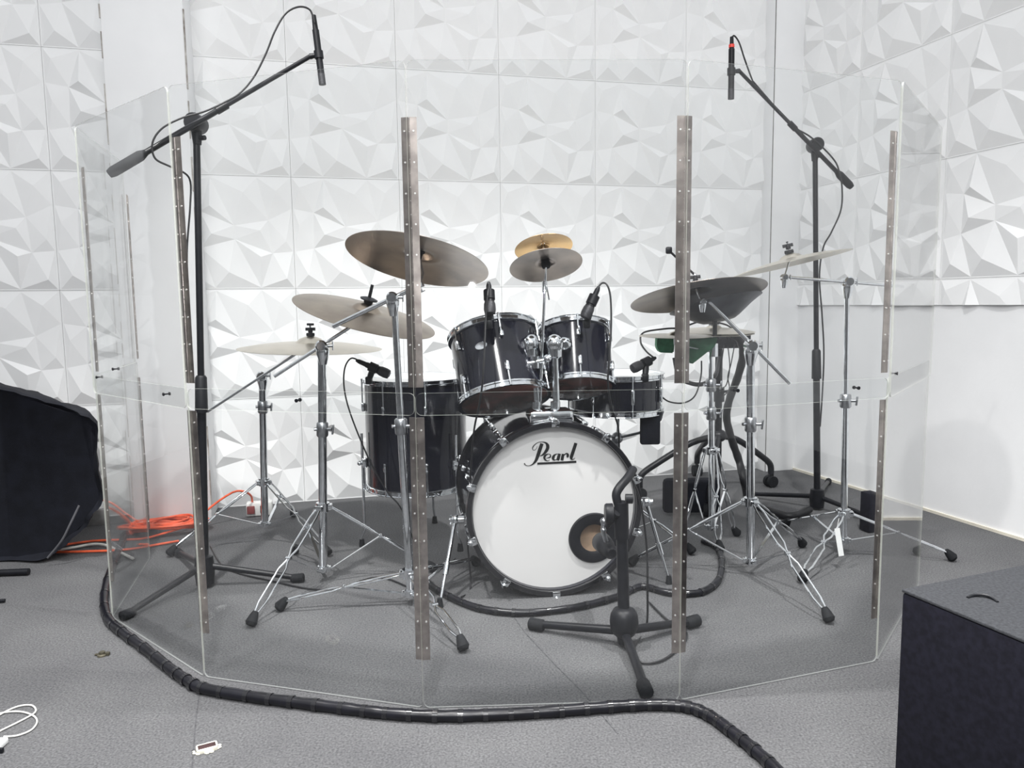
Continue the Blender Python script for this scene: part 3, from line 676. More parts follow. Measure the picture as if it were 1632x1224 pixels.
# ------------------------------------------------------------------ toms
def hoop(T, c, n, R, h=.022):
    m = MB(); m.lathe(c, n, [(R-.004, 0), (R+.006, 0), (R+.009, .002), (R+.009, h*.3), (R+.005, h*.4), (R+.005, h*.85), (R+.010, h*.9), (R+.010, h), (R+.002, h), (R-.004, h*.9)], 56, closed=True); return m.build('hoop', CHROME, T)
def drum(name, label, cb, ct, R, nlug, headtop, headbot, rot=0, badge=None, m_=SHELL, cat='drum', dlug=True, skirt=0):
    n = (ct-cb).normalized(); L = (ct-cb).length; T = thing(name, label, cat, cb)
    MB().lathe(cb, n, [(R, .006), (R, L-.006), (R-.006, L-.004), (R-.006, .004)], 56, closed=True).build('shell', m_, T)
    MB().lathe(cb, n, [(0, -.001), (R-.001, -.001), (R+.003, .003), (R-.001, .005), (0, .001)], 48).build('bottom_skin', headbot, T)
    MB().lathe(cb, n, [(0, L-.001), (R-.001, L-.005), (R+.003, L-.003), (R-.001, L+.001), (0, L+.001)], 48).build('top_skin', headtop, T)
    hoop(T, cb+n*(.010), -n, R); hoop(T, cb+n*(L-.010), n, R)
    x, y, _ = frame(n)
    for k in range(nlug):
        t = 2*PI*k/nlug+rot; rv = x*math.cos(t)+y*math.sin(t); tv = n.cross(rv)
        for fr, q, sg in (((.24, cb-n*.004, -1), (.76, cb+n*(L+.004), 1)) if dlug else ((.5, cb-n*.004, -1),)):
            m = MB(); m.box(cb+n*L*fr+rv*(R+.008), (.016, .014, .036 if dlug else L*.45), (rv, tv, n), bev=.005)
            if dlug: m.tube([q+rv*(R+.010)+n*sg*.008, q+rv*(R+.010), cb+n*L*fr+rv*(R+.010)], [.0048, .0036, .0028], 8)
            else: m.tube([q+rv*(R+.010)-n*.008, cb+n*(L+.012)+rv*(R+.010)], .003, 8)
            m.build('lug', CHROME, T)
    return T, n, L
def cyl_axis(xt, yt, xb, yb, Yf, R, tilt, roll, L):
    # tom: point at the front of the bottom hoop given; axis leans back by tilt and sideways by roll
    n = V((math.sin(roll), math.sin(tilt)*math.cos(roll), math.cos(tilt)*math.cos(roll))).normalized()
    f = at(xb, yb, Yf); e = (V((0, -1, 0))-n*n.dot(V((0, -1, 0)))).normalized()
    cb = f-e*R; return cb, cb+n*L
cb, ct = cyl_axis(0, 0, 797, 612, 2.42, .152, math.radians(26), math.radians(-9), .235)
TL, nL, LL = drum('rack_tom', 'larger black rack tom at left of the pair, tipped back with a chrome badge', cb, ct, .1525, 6, HEADC, HEADD, rot=.35)
# badge on the left tom
f = (V((-.25, -1, 0))-nL*nL.dot(V((-.25, -1, 0)))).normalized(); bp_ = cb+nL*LL*.62+f*(.1535)
m = MB(); tx = nL.cross(f); 
vv = [bp_+tx*.021*math.cos(t)*1.0+nL*.013*math.sin(t) for t in [2*PI*k/20 for k in range(20)]]
m.poly(vv, f, .0015); m.build('badge', CHROME, TL)
cb2, ct2 = cyl_axis(0, 0, 924, 597, 2.52, .127, math.radians(24), math.radians(-1), .205)
TR_, nR_, LR = drum('rack_tom', 'smaller black rack tom at right of the pair, beside the snare drum', cb2, ct2, .127, 6, HEADC, HEADD, rot=.5)
# floor tom
fc = V((-.392, 3.03, 0)); zt = at(666, 613, 2.83).z; zb = at(666, 788, 2.83).z
FT, _, _ = drum('floor_tom', 'deep black floor tom on three chrome legs, left of the bass drum', V((fc.x, fc.y, zb)), V((fc.x, fc.y, zt)), .203, 8, HEADC, HEADC, rot=.3)
for a in (200, 320, 80):
    t = math.radians(a); d = V((math.cos(t), math.sin(t), 0)); p = fc+d*.222
    m = MB(); m.tube([p+V((0, 0, zb+.22)), p+V((0, 0, .07)), p+d*.015+V((0, 0, .035)), p+d*.012+V((0, 0, .012))], .0055, 10); lg = m.build('leg', CHROME, FT)
    MB().tube([p+d*.013+V((0, 0, .03)), p+d*.013+V((0, 0, .0))], [.009, .013], 12).build('rubber_foot', RUBBER, lg)
    m = MB(); m.box(p+V((0, 0, zb+.10))-d*.008, (.022, .026, .04), (d, V((-d.y, d.x, 0)), su), bev=.006); m.ball(p+V((0, 0, zb+.10))+d*.012, .010, 10); m.build('leg_bracket', CHROME, FT)
# snare
sc_ = at(983, 612, 2.86); zb = at(983, 662, 2.72).z
SN, _, _ = drum('snare_drum', 'shallow black snare drum at right behind the smaller rack tom', V((sc_.x, 2.90, zb)), V((sc_.x, 2.90, at(983, 606, 2.72).z)), .178, 8, HEADC, HEADC, rot=.2, dlug=False)
# snare stand
S0 = V((sc_.x+.01, 2.92, 0)); ST = thing('snare_stand', 'low dark chrome stand under the snare drum', 'snare stand', S0)
MB().tube([S0+V((0, 0, .04)), S0+V((0, 0, zb-.13))], .012, 16).build('tube', STEEL, ST)
m = MB()
for a in (200, 320, 80):
    t = math.radians(a); d = V((math.cos(t), math.sin(t), 0)); q = S0+V((0, 0, zb-.12))
    m.tube([q, q+d*.10+V((0, 0, .03)), q+d*.19+V((0, 0, .09)), q+d*.20+V((0, 0, .125))], .0055, 8)
m.ball(S0+V((0, 0, zb-.12)), .024, 12); m.build('basket', STEEL, ST)
for a in (215, 335, 95):
    t = math.radians(a); twin_leg(ST, S0+V((0, 0, .2)), S0+V((math.cos(t), math.sin(t), 0))*.30, .20, .05)
# black pouch hanging under the snare
m = MB(); p0 = at(1036, 682, 2.80); m.box(p0, (.074, .03, .125), bev=.008); o = m.build('pouch', CLOTH, origin=p0); tag(o, 'small dark grey cloth pouch hanging at the right edge of the snare drum', 'pouch')
m = MB(); 

# ------------------------------------------------------------------ hi-hat
cH = V((.80, 2.95, 0)); top = at(1132, 500, 2.95); cH.x = at(1136, 800, 2.95).x
HH = tripod_stand('hi_hat_stand', 'chrome hi-hat stand behind the right hinge holding the flat pair of cymbals', 'hi-hat stand', cH, tri(cH, fl(1150, 884)+V((0, .02, 0))), at(1137, 718, 2.95).z, .06, top, [at(1134, 655, 2.95).z, at(1133, 610, 2.95).z], None, r0=.0125, tubes=(.0105, .0095))
HT1, h_c, h_n, h_h, _ = cymbal('lower hi-hat cymbal, pale bronze, cupped upward', 1137, 530, 2.95, 126, .5, .075, False, BRZL, felts=False, depth=-.05)
HT2, h_c2, h_n2, h_h2, _ = cymbal('upper hi-hat cymbal, pale bronze, domed over the lower one', 1138, 523, 2.95, 126, 1.0, .065, False, BRZL, felts=False)
m = MB(); q = h_c2+V((0, 0, h_h2)); m.tube([q, q+V((0, 0, .022)), q+V((0, 0, .024)), q+V((0, 0, .045))], [.020, .020, .010, .010], 16); m.build('hi_hat_clutch', PLAST, HH)
m = MB(); ta = at(1136, 560, 2.93); m.tube([ta+V((0, 0, -.02)), ta+V((0, 0, .03))], .02, 14); m.build('seat_cup', CHROME, HH)
TF, f_c, f_n, f_h, _ = cymbal('flat pale cymbal half behind the right hinge, left of the hi-hats', 1076, 532, 2.76, 114, .5, .07, False, BRZL, felts=False, depth=.03)
MB().tube([f_c+V((0, 0, .01)), f_c+V((0, 0, -.03)), at(1134, 560, 2.93)], .005, 10).build('side_rod', CHROME, HH)
# green cloth pieces clipped under the hi-hats
def wedge(px, Y, th, name, label):
    pts = [at(x, y, Y) for x, y in px]; c_ = sum(pts, V())/len(pts)
    m = MB(); m.poly(pts, V((0, 1, 0)), th); bmesh.ops.bevel(m.bm, geom=m.bm.edges[:], offset=.004, segments=2, affect='EDGES')
    o = m.build(name, GREEN, origin=c_); tag(o, label, 'green block'); return o
wedge([(1092, 541), (1145, 538), (1140, 552), (1103, 581), (1098, 575)], 2.86, .05, 'green_block', 'green wedge-shaped block hanging point-down under the hi-hats, right of the hinge')
wedge([(1048, 537), (1076, 539), (1074, 563), (1052, 562), (1047, 553)], 2.86, .05, 'green_block', 'small green square block under the left rim of the hi-hats')

# ------------------------------------------------------------------ black wheeled stand at back right
W0 = V((1.03, 3.72, 0)); WS = thing('wheeled_stand', 'black pole stand on casters in the back right corner', 'stand', W0)
zt = at(1147, 560, 3.72).z
MB().tube([W0+V((0, 0, .1)), at(1146, 545, 3.72)], .018, 16).build('pole', BLACKM, WS)
m = MB(); m.tube([at(1146, 640, 3.70), at(1146, 618, 3.70)], .026, 14); m.bar(at(1147, 625, 3.67), at(1172, 622, 3.67), .014, .012, bev=.003); m.build('clutch', BLACKM, WS)
hubz = at(1147, 694, 3.72).z
MB().ball(W0+V((0, 0, hubz)), .042, 14, (1, 1, .8)).build('hub', BLACKM, WS)
for k, ft in enumerate((fl(1228, 776), V((.62, 3.62, 0)), V((1.02, 4.10, 0)), V((.88, 3.30, 0)))):
    d = V((ft.x-W0.x, ft.y-W0.y, 0)); m = MB()
    m.tube(spline([W0+V((0, 0, hubz)), W0+d*.35+V((0, 0, hubz-.03)), W0+d*.8+V((0, 0, .17)), W0+d*.98+V((0, 0, .12)), W0+d+V((0, 0, .07))], 5), .016, 12)
    lg = m.build('leg', BLACKM, WS); dn = d.normalized(); pn = V((-dn.y, dn.x, 0)); wc = W0+d+V((0, 0, .030))
    m = MB()
    for sg in (-1, 1): m.tube([wc+pn*sg*.006, wc+pn*sg*.024], .030, 16)
    m.box(wc+V((0, 0, .022)), (.03, .012, .03), (dn, pn, su), bev=.002); m.build('caster', RUBBER, lg)
m = MB(); bx = at(1162, 542, 3.5); m.box(bx, (.17, .12, .07), bev=.01)
for k in range(4): m.tube([bx+V((-.06+.04*k, -.06, .015)), bx+V((-.06+.04*k, -.075, .015))], .008, 8)
o = m.build('cable_box', PLAST, origin=bx); tag(o, 'small black junction box on the wheeled pole, behind the hi-hats', 'junction box')
m = MB(); m.box(at(1110, 775, 3.3), (.26, .05, .16), bev=.02); o = m.build('bag', CLOTH, origin=at(1110, 775, 3.3)); 
o.location = fl(1110, 830)+V((0, .1, .09)); tag(o, 'dark flat case standing behind the legs of the hi-hat stand', 'case')

# ------------------------------------------------------------------ overhead microphone stands
def mic_stand(name, label, c, feet, top, boom, cw, zh, r=.011, group='overhead boom microphone stands', joint=None, mats=BLACKM, footr=.016):
    T = thing(name, label, 'microphone stand', V((c.x, c.y, 0)), group)
    m = MB(); m.tube([c+V((0, 0, .012)), c+V((0, 0, zh-.01)), c+V((0, 0, zh+.035)), c+V((0, 0, zh+.04))], [.030, .034, .030, .018], 20); m.build('hub', BLACKM, T)
    for f in feet:
        d = V((f.x-c.x, f.y-c.y, 0)); dn = d.normalized(); a = c+V((0, 0, zh))+dn*.02; e = V((f.x, f.y, .016))
        lg = MB().tube([a, e], [.0115, .0100], 12).build('leg', BLACKM, T)
        MB().tube([e-dn*.030+V((0, 0, .002)), e-dn*.02, e+dn*.012, e+dn*.016], [.0125, footr, footr, .010], 12).build('rubber_foot', RUBBER, lg)
    MB().tube([c+V((0, 0, zh)), c.lerp(top, joint)+V((0, 0, zh*(1-joint)))], r*1.35, 16).build('lower_tube', BLACKM, T)
    j = c+V((0, 0, zh)); jj = j.lerp(top, joint)
    MB().tube([j.lerp(top, max(joint-.05, 0)), j.lerp(top, joint+.03), j.lerp(top, joint+.035)], [.021, .019, .014], 16).build('height_clutch', PLAST, T)
    MB().tube([jj, top], r, 16).build('upper_tube', BLACKM, T)
    b0, b1 = boom; d = (b1-b0).normalized()
    m = MB(); y_ = V((0, -1, 0)); m.lathe(top+V((0, .035, .012)), y_, [(0, 0), (.026, 0), (.030, .006), (.030, .062), (.026, .07), (0, .07)], 20); m.tube([top+V((0, 0, -.055)), top+V((0, 0, .0))], [.013, .019], 14)
    m.tube([top+V((0, 0, -.035)), top+V((.03, -.01, -.035))], .008, 10); m.build('boom_clutch', PLAST, T)
    MB().tube([b0, b0.lerp(b1, .52), b0.lerp(b1, .525), b1], [.0095, .0095, .0075, .0075], 14).build('boom_arm', BLACKM, T)
    q = b0.lerp(b1, .53); MB().tube([q-d*.02, q+d*.02], .0125, 14).build('boom_lock', PLAST, T)
    MB().tube([b0-d*.01, b0+d*.005, b0+d*cw, b0+d*(cw+.02)], [.012, .0165, .0165, .010], 16).build('counterweight', RUBBER, T)
    return T
def pencil_mic(label, a, e, holder, r=.0115):
    T = thing('microphone', label, 'microphone', a.lerp(e, .5), 'overhead pencil microphones'); d = (e-a)
    MB().tube([a, a.lerp(e, .80)], r, 16).build('body', PLAST, T)
    MB().tube([a.lerp(e, .80), a.lerp(e, 1)], r*1.04, 16).build('grille', mat('dark_mesh', (.05, .05, .055), .5, .5, noise=.4, nscale=400), T)
    MB().tube([a-d.normalized()*.05, a-d.normalized()*.048, a], [.0045, .0075, .0095], 12).build('plug', PLAST, T)
    m = MB(); m.tube([a.lerp(e, .38), a.lerp(e, .52)], r*1.35, 14); m.tube([a.lerp(e, .45), a.lerp(e, .45).lerp(holder, .5), holder], [.009, .008, .010], 10); m.build('clip', PLAST, T)
    return T
mc = V((-1.075, 2.53, 0)); mt = at(313, 203, 2.53); mt.x += 0
bm0, bm1 = at(178, 275, 2.37), at(494, 90, 2.67)
def yb_(x): return 2.37+(x-178)/316*.30
MSL = mic_stand('microphone_stand', 'tall black boom microphone stand at left, arm rising to the right over the kit', mc, [fl(200, 988), fl(478, 928), fl(285, 887)], mt, (bm0, bm1), .10, .075, joint=.415)
pencil_mic('black pencil microphone pointing down at the end of the left boom', at(503, 48, 2.67), at(514, 135, 2.67), bm1)
cable('microphone_cable', 'thin grey cable looping over the left boom arm to its pencil microphone', [at(x, y, yb_(x)-.025 if y < 280 else 2.50) for x, y, Y in ((501, 36, 2.52), (494, 16, 2.51), (476, 11, 2.50), (455, 22, 2.50), (438, 50, 2.50), (424, 85, 2.50), (405, 122, 2.49), (384, 147, 2.50), (360, 162, 2.50), (325, 178, 2.47), (290, 188, 2.47), (258, 205, 2.47), (243, 228, 2.48), (247, 252, 2.48), (268, 264, 2.48), (288, 272, 2.49), (303, 288, 2.50), (303, 330, 2.51), (298, 400, 2.51), (300, 470, 2.51), (304, 540, 2.50), (301, 580, 2.50))], .0032, CABLE, 'cable')
rc = V((1.403, 3.40, 0)); rt = at(1299, 236, 3.40)
MSR = mic_stand('microphone_stand', 'tall black boom microphone stand at back right, arm rising to the left', rc, [fl(1400, 835), fl(1190, 792), fl(1320, 772)], rt, (at(1355, 296, 3.40), at(1178, 113, 3.32)), .07, .06, joint=.40)
MR = pencil_mic('black pencil microphone with a red band at the end of the right boom', at(1166, 78, 3.30), at(1165, 158, 3.30), at(1178, 113, 3.32), r=.0125)
m = MB(); m.tube([at(1166, 71, 3.3), at(1166, 76, 3.3)], .0118, 14); m.build('colour_band', RED, MR)
cable('microphone_cable', 'thin black cable hanging along the right boom microphone stand', [at(x, y, Y) for x, y, Y in ((1166, 62, 3.3), (1170, 57, 3.3), (1178, 68, 3.3), (1187, 95, 3.3), (1198, 125, 3.31), (1203, 133, 3.33), (1235, 170, 3.36), (1262, 200, 3.36), (1290, 217, 3.36), (1312, 236, 3.36), (1330, 256, 3.36), (1337, 272, 3.37), (1342, 300, 3.37), (1340, 335, 3.37), (1325, 370, 3.37), (1312, 395, 3.38), (1306, 440, 3.38), (1310, 500, 3.38), (1313, 560, 3.38), (1311, 620, 3.38), (1307, 680, 3.38))], .0035, CABLE, 'cable')

# kick drum microphone stand (short)
kc = V((.306, 2.03, 0)); kt = at(990, 800, 2.06)
KS = thing('kick_microphone_stand', 'short black microphone stand in front of the bass drum with three flat legs', 'microphone stand', kc)
m = MB(); zz = at(994, 990, 2.03).z; m.tube([V((kc.x, kc.y, q)) for q in (.012, zz-.045, zz-.035, zz-.022, zz, zz+.020, zz+.034, zz+.040)], [.018, .020, .031, .038, .0405, .038, .030, .018], 24); m.build('hub', PLAST, KS)
for f in (fl(850, 1004), fl(1108, 999), fl(1029, 1112)):
    dn = (V((f.x, f.y, 0))-kc).normalized(); a = V((kc.x, kc.y, .045))+dn*.03; e = V((f.x, f.y, .019))
    lg = MB().tube([a, e], [.0125, .0115], 14).build('leg', BLACKM, KS)
    MB().tube([e-dn*.035, e-dn*.03, e+dn*.01, e+dn*.014], [.014, .018, .018, .012], 14).build('rubber_foot', RUBBER, lg)
MB().tube([V((kc.x, kc.y, zz)), at(991, 855, 2.06)], .0165, 18).build('lower_tube', BLACKM, KS)
MB().tube([at(991, 858, 2.06), at(990, 800, 2.06)], .020, 18).build('height_clutch', PLAST, KS)
m = MB(); p = at(984, 818, 2.06); m.lathe(p+V((-.035, 0, 0)), V((1, 0, 0)), [(0, 0), (.025, 0), (.028, .004), (.028, .022), (.016, .026), (.016, .05), (0, .05)], 20); m.build('boom_clutch', PLAST, KS)
m = MB(); m.tube(spline([at(988, 812, 2.06), at(982, 790, 2.06), at(988, 776, 2.07), at(1000, 762, 2.10), at(1009, 748, 2.14)], 6), .0125, 14); m.tube([at(997, 795, 2.05), at(1008, 795, 2.05)], .014, 12); m.build('elbow', PLAST, KS)
MB().tube([at(984, 818, 2.04), at(968, 838, 2.08)], .009, 12).build('boom_arm', BLACKM, KS)
KM = thing('kick_microphone', 'dark bulky microphone aimed into the port hole of the bass drum', 'microphone', at(968, 868, 2.14))
k0, k1 = at(976, 882, 2.10), at(957, 862, 2.25)
MB().tube([k0, k0.lerp(k1, .1), k0.lerp(k1, .45), k0.lerp(k1, .5), k0.lerp(k1, .9), k1], [.012, .021, .022, .027, .030, .022], 20).build('body', PLAST, KM)
m = MB(); m.ball(at(963, 831, 2.10), .012, 10); m.tube([at(963, 829, 2.10), at(961, 846, 2.10), at(966, 862, 2.12)], .007, 10); m.ball(at(962, 845, 2.09), .008, 10); m.build('mount_bracket', STEEL, KM)
cable('microphone_cable', 'black cable dropping beside the short stand in front of the bass drum', [at(1008, 766, 2.12), at(1018, 790, 2.12), at(1026, 830, 2.12), at(1031, 880, 2.12), at(1032, 940, 2.10), fl(1030, 1000, .006), fl(1012, 1030, .006), fl(1020, 1055, .006), fl(1060, 1050, .006), fl(1095, 1012, .006), fl(1060, 985, .006), fl(1035, 960, .006)], .0032, CABLE, 'cable')

# ------------------------------------------------------------------ drum microphones
def vocal_mic(label, tip, tail, clip, Tname='drum_microphone'):
    T = thing(Tname, label, 'microphone', tip.lerp(tail, .5), 'clip-on drum microphones'); d = (tail-tip).normalized(); L = (tail-tip).length
    g = MB().tube([tip-d*.004, tip, tip+d*.014, tip+d*.034, tip+d*.040], [.008, .017, .0195, .0185, .016], 18).build('grille', mat('dark_mesh', (.05, .05, .055), .5, .5), T)
    MB().tube([tip+d*.040, tip+d*.055, tail-d*.03], [.0165, .0135, .0105], 16).build('body', PLAST, T)
    MB().tube([tail-d*.03, tail-d*.028, tail, tail+d*.012], [.009, .0095, .0085, .005], 12).build('plug', PLAST, T)
    m = MB(); q = tip+d*.065; m.tube([q-d*.016, q+d*.016], .0185, 14); m.tube([q, q.lerp(clip, .6), clip], [.011, .012, .009], 10); m.box(clip, (.024, .03, .03), bev=.005); m.build('clip', PLAST, T)
    return T
vocal_mic('black microphone clipped to the left rim of the floor tom', at(620, 597, 2.84), at(572, 576, 2.84), at(588, 606, 2.86))
cable('microphone_cable', 'thin black cable arching from the floor tom microphone down past the tom legs', [at(x, y, Y) for x, y, Y in ((574, 576, 2.84), (560, 571, 2.83), (550, 585, 2.82), (548, 612, 2.81), (554, 645, 2.8), (570, 690, 2.79), (592, 740, 2.78), (618, 785, 2.77), (640, 812, 2.76))]+[fl(668, 880, .006), fl(700, 905, .006), fl(725, 890, .006)], .0030, CABLE, 'cable')
vocal_mic('black microphone standing upright at the front of the larger rack tom', at(781, 500, 2.42), at(779, 455, 2.46), at(779, 517, 2.44))
cable('microphone_cable', 'black cable hanging in front of the larger rack tom', [at(779, 452, 2.46), at(777, 470, 2.42), at(774, 510, 2.40), at(772, 560, 2.36), at(769, 610, 2.34), at(763, 650, 2.36), at(755, 690, 2.42), at(748, 780, 2.46), at(745, 860, 2.5)]+[fl(750, 935, .006), fl(735, 952, .006)], .0032, CABLE, 'cable')
vocal_mic('dark microphone slanting up at the front of the smaller rack tom', at(932, 506, 2.5), at(952, 462, 2.52), at(935, 516, 2.53))
cable('microphone_cable', 'thin cable bending over to the right side of the smaller rack tom', [at(x, y, Y) for x, y, Y in ((952, 459, 2.52), (960, 451, 2.52), (968, 455, 2.51), (973, 475, 2.50), (974, 520, 2.48), (971, 570, 2.46), (969, 610, 2.46), (975, 650, 2.50), (985, 680, 2.6), (987, 720, 2.7))], .0032, CABLE, 'cable')
vocal_mic('black microphone clipped low on the snare drum rim', at(1008, 588, 2.74), at(1041, 572, 2.78), at(1028, 602, 2.74))
cable('microphone_cable', 'dark cable looping from the snare microphone under the hi-hats', [at(x, y, Y) for x, y, Y in ((1042, 570, 2.78), (1030, 560, 2.8), (1021, 545, 2.82), (1026, 530, 2.84), (1060, 524, 2.86), (1086, 522, 2.86), (1120, 512, 2.88), (1158, 518, 2.95), (1176, 534, 3.0))], .0035, CABLE, 'cable')

# ------------------------------------------------------------------ cable bundles
SN_ = [fl(*p, .014) for p in ((200, 850), (178, 905), (166, 950), (172, 985), (196, 1008), (232, 1034), (268, 1063), (298, 1084), (325, 1097), (400, 1110), (470, 1119), (550, 1129), (620, 1137), (700, 1141), (780, 1139), (860, 1135), (940, 1129), (1010, 1124), (1060, 1123), (1098, 1127), (1130, 1140), (1165, 1165), (1205, 1197), (1250, 1240), (1280, 1290))]
def snake(name, label, pts, r, m_, wrap=True):
    S = spline(pts, 8); rs = [r*(1+.045*math.sin(i*1.3)+.03*random.uniform(-1, 1)) for i in range(len(S))]
    m = MB(); m.tube(S, rs, 14)
    if wrap:
        m.mi = 1
        for k in range(3, len(S)-2, 4):
            a, c = S[k], S[k+1]; d = (c-a).normalized(); m.tube([a, a+d*.012], rs[k]*1.09, 14)
    o = m.build(name, [m_, mat('black_tape', (.009, .009, .011), .18, noise=.2, coat=.3)], origin=pts[0]); return tag(o, label, 'cable bundle')
snake('cable_snake', 'thick black wrapped cable bundle curving along the outside of the drum shield', SN_, .0135, TAPE)
S2 = [fl(*p, .013) for p in ((1120, 862), (1142, 872), (1150, 895), (1144, 925), (1115, 944), (1065, 944), (1022, 934))]+[fl(985, 950, .013), fl(930, 965, .013), fl(870, 974, .013), fl(815, 976, .013), fl(760, 968, .013), fl(712, 948, .013), fl(685, 930, .013), fl(670, 905, .013)]
snake('cable_snake', 'black cable bundle lying on the carpet in front of the bass drum foot', S2, .011, TAPE)
S3 = [at(1160, 530, 3.2), at(1178, 540, 3.2), at(1184, 565, 3.22), at(1176, 600, 3.25), at(1163, 635, 3.28), at(1158, 665, 3.3), at(1166, 700, 3.32), at(1178, 735, 3.34), at(1186, 768, 3.3), fl(1196, 800, .02), fl(1230, 815, .02), fl(1262, 822, .02), fl(1290, 812, .02)]
snake('cable_hose', 'thick black cable hose arching down from the wheeled stand at right', S3, .017, CABLE, wrap=False)
cable('microphone_cable', 'black cable sagging from the hinge to the wheeled pole', [at(1075, 570, 3.0), at(1082, 600, 3.0), at(1098, 610, 3.05), at(1120, 612, 3.1), at(1140, 598, 3.2), at(1146, 570, 3.4)], .009, CABLE)
cable('microphone_cable', 'thin dark wire drooping from the green wedge block', [at(1118, 575, 2.88), at(1117, 600, 2.88), at(1108, 630, 2.86), at(1090, 642, 2.84), at(1066, 640, 2.82), at(1050, 628, 2.8)], .003, CABLE)
for k, pts in enumerate((((1154, 550), (1150, 580), (1149, 605)), ((1160, 552), (1163, 585), (1158, 612), (1152, 618)), ((1171, 548), (1165, 580), (1160, 600), (1162, 620), (1150, 634)))):
    cable('wire', ('thin wire, shortest of three hanging', 'thin wire, middle of three hanging', 'thin wire, rightmost of three hanging')[k]+' from the junction box behind the hi-hats', [at(x, y, 3.4) for x, y in pts], .0025, CABLE)
cable('microphone_cable', 'dark cable trailing over the carpet behind the left stands', [fl(*p, .005) for p in ((335, 870), (360, 905), (430, 925), (520, 940), (600, 920), (650, 935))], .003, CABLE)

# ------------------------------------------------------------------ left: draped keyboard shape, orange extension lead, outlet
dp = [(-90, 590), (0, 616), (60, 634), (118, 653), (150, 668), (157, 712), (161, 760), (164, 800), (148, 826), (128, 850), (104, 872), (84, 886), (60, 894), (0, 897), (-90, 905)]
Yd = 2.80
T = thing('covered_equipment', 'large piece of equipment hidden under a black cloth at the left edge', 'covered equipment', at(60, 893, Yd)*1.0)
front = spline([at(x, y, Yd) for x, y in dp], 5)
m = MB(); layers = []
for li, (dy, k) in enumerate(((0.02, .95), (0, .985), (.03, 1), (.12, .985), (.3, .95), (.45, .91), (.50, .85))):
    cen = at(20, 780, Yd); ring = []
    for i, p in enumerate(front):
        wv = .008*math.sin(i*.9+li)+.006*math.sin(i*2.1)
        q = cen+(p-cen)*(k+wv*(1 if p.z > .03 else 0)); q.y += dy+.012*math.sin(i*.6+li*.5); q.x -= max(dy, 0)*.62; q.z = max(q.z, .003) if li else max(q.z, .003)
        ring.append(m.bm.verts.new(q))
    layers.append(ring)
for A, B in zip(layers[:-1], layers[1:]):
    for i in range(len(A)): m._f((A[i], A[(i+1) % len(A)], B[(i+1) % len(A)], B[i]))
m._f(layers[0]); m._f(layers[-1][::-1]); bmesh.ops.triangulate(m.bm, faces=[f for f in m.bm.faces if len(f.verts) > 4])
m.build('cloth_cover', CLOTH, T, smooth=50)
m = MB(); a = at(76, 889, 2.76); c = at(126, 806, 2.76); m.tube(spline([a, at(98, 862, 2.75), at(112, 835, 2.75), c], 5), .004, 8); m.build('cloth_seam', mat('grey_piping', (.10, .10, .11), .6, noise=.1), T)
m = MB(); m.tube([fl(-60, 915, .014), fl(20, 912, .014), fl(46, 911, .014)], .012, 12); o = m.build('stand_foot', BLACKM, origin=fl(20, 912)); tag(o, 'short black tube foot lying on the carpet at the left edge, under the covered equipment', 'stand foot')
m = MB(); m.tube([fl(-60, 962, .008), fl(8, 957, .008)], .006, 10); o = m.build('stand_foot', BLACKM, origin=fl(0, 957)); tag(o, 'black foot tip poking in at the left edge, nearest the camera', 'stand foot')
# orange coil
cen = fl(274, 846); pts = []
random.seed(3)
for k in range(9*14):
    t = 2*PI*k/14; r1 = .125+.035*math.sin(k*.37)+random.uniform(-.01, .01); r2 = .10+.03*math.cos(k*.29)
    pts.append(cen+V((r1*math.cos(t)+.02*math.sin(k*.11), r2*math.sin(t)*.8, .008+.030*abs(math.sin(k*.21))+.0022*(k/14))))
lead = [at(402, 800, 3.42), at(400, 790, 3.38), at(388, 783, 3.32), at(370, 785, 3.28), at(340, 805, 3.25), at(318, 826, 3.2)]
end = [fl(240, 856, .008), fl(200, 860, .008), fl(150, 862, .008), fl(112, 867, .008), fl(90, 871, .008)]
cable('extension_lead', 'orange extension lead coiled on the floor at the foot of the pilaster', lead+pts+end, .0048, ORANGE, 'extension lead', sub=3)
cable('extension_lead', 'orange lead running straight out from under the black cloth', [fl(*p, .008) for p in ((86, 880), (130, 879), (200, 876), (250, 868), (285, 862))], .0048, ORANGE, 'extension lead')
cable('extension_lead', 'orange lead hanging loose in a curve behind the far-left panel', [at(164, 797, 3.1), at(180, 803, 3.1), at(200, 818, 3.1), at(225, 834, 3.12), at(245, 842, 3.15)], .0045, ORANGE, 'extension lead')
cable('white_cable', 'white cable bowed beside the orange lead by the black cloth', [fl(*p, .01) for p in ((92, 877), (120, 872), (150, 867), (172, 870), (195, 882), (212, 890))], .0052, WHITEC, 'cable')
# outlet box on the floor by the wall
ob = fl(411, 824); T = thing('power_outlet', 'white double power outlet box at the foot of the panelled wall, orange plug in it', 'power outlet', ob)
m = MB(); m.box(ob+V((0, .03, .034)), (.115, .05, .062), (UB, NB, su), bev=.006); m.build('box', mat('white_plastic', (.75, .75, .73), .5, noise=.05), T)
for s_ in (-.028, .03): MB().box(ob+UB*s_+NB*.0-V((0, .004, -.036)), (.034, .012, .036), (UB, NB, su), bev=.003).build('socket', mat('dark_red_plastic', (.22, .05, .05), .5, noise=.1) if s_ < 0 else BLACKM, T)
# board behind by the left wall
m = MB(); m.box(fl(205, 842)+V((-.1, .08, .035)), (.30, .03, .07), (UB, NB, su), bev=.003); o = m.build('board', mat('grey_board', (.2, .2, .2), .7, noise=.2), origin=fl(205, 842)); tag(o, 'low dark board lying along the wall behind the far-left panel', 'board')

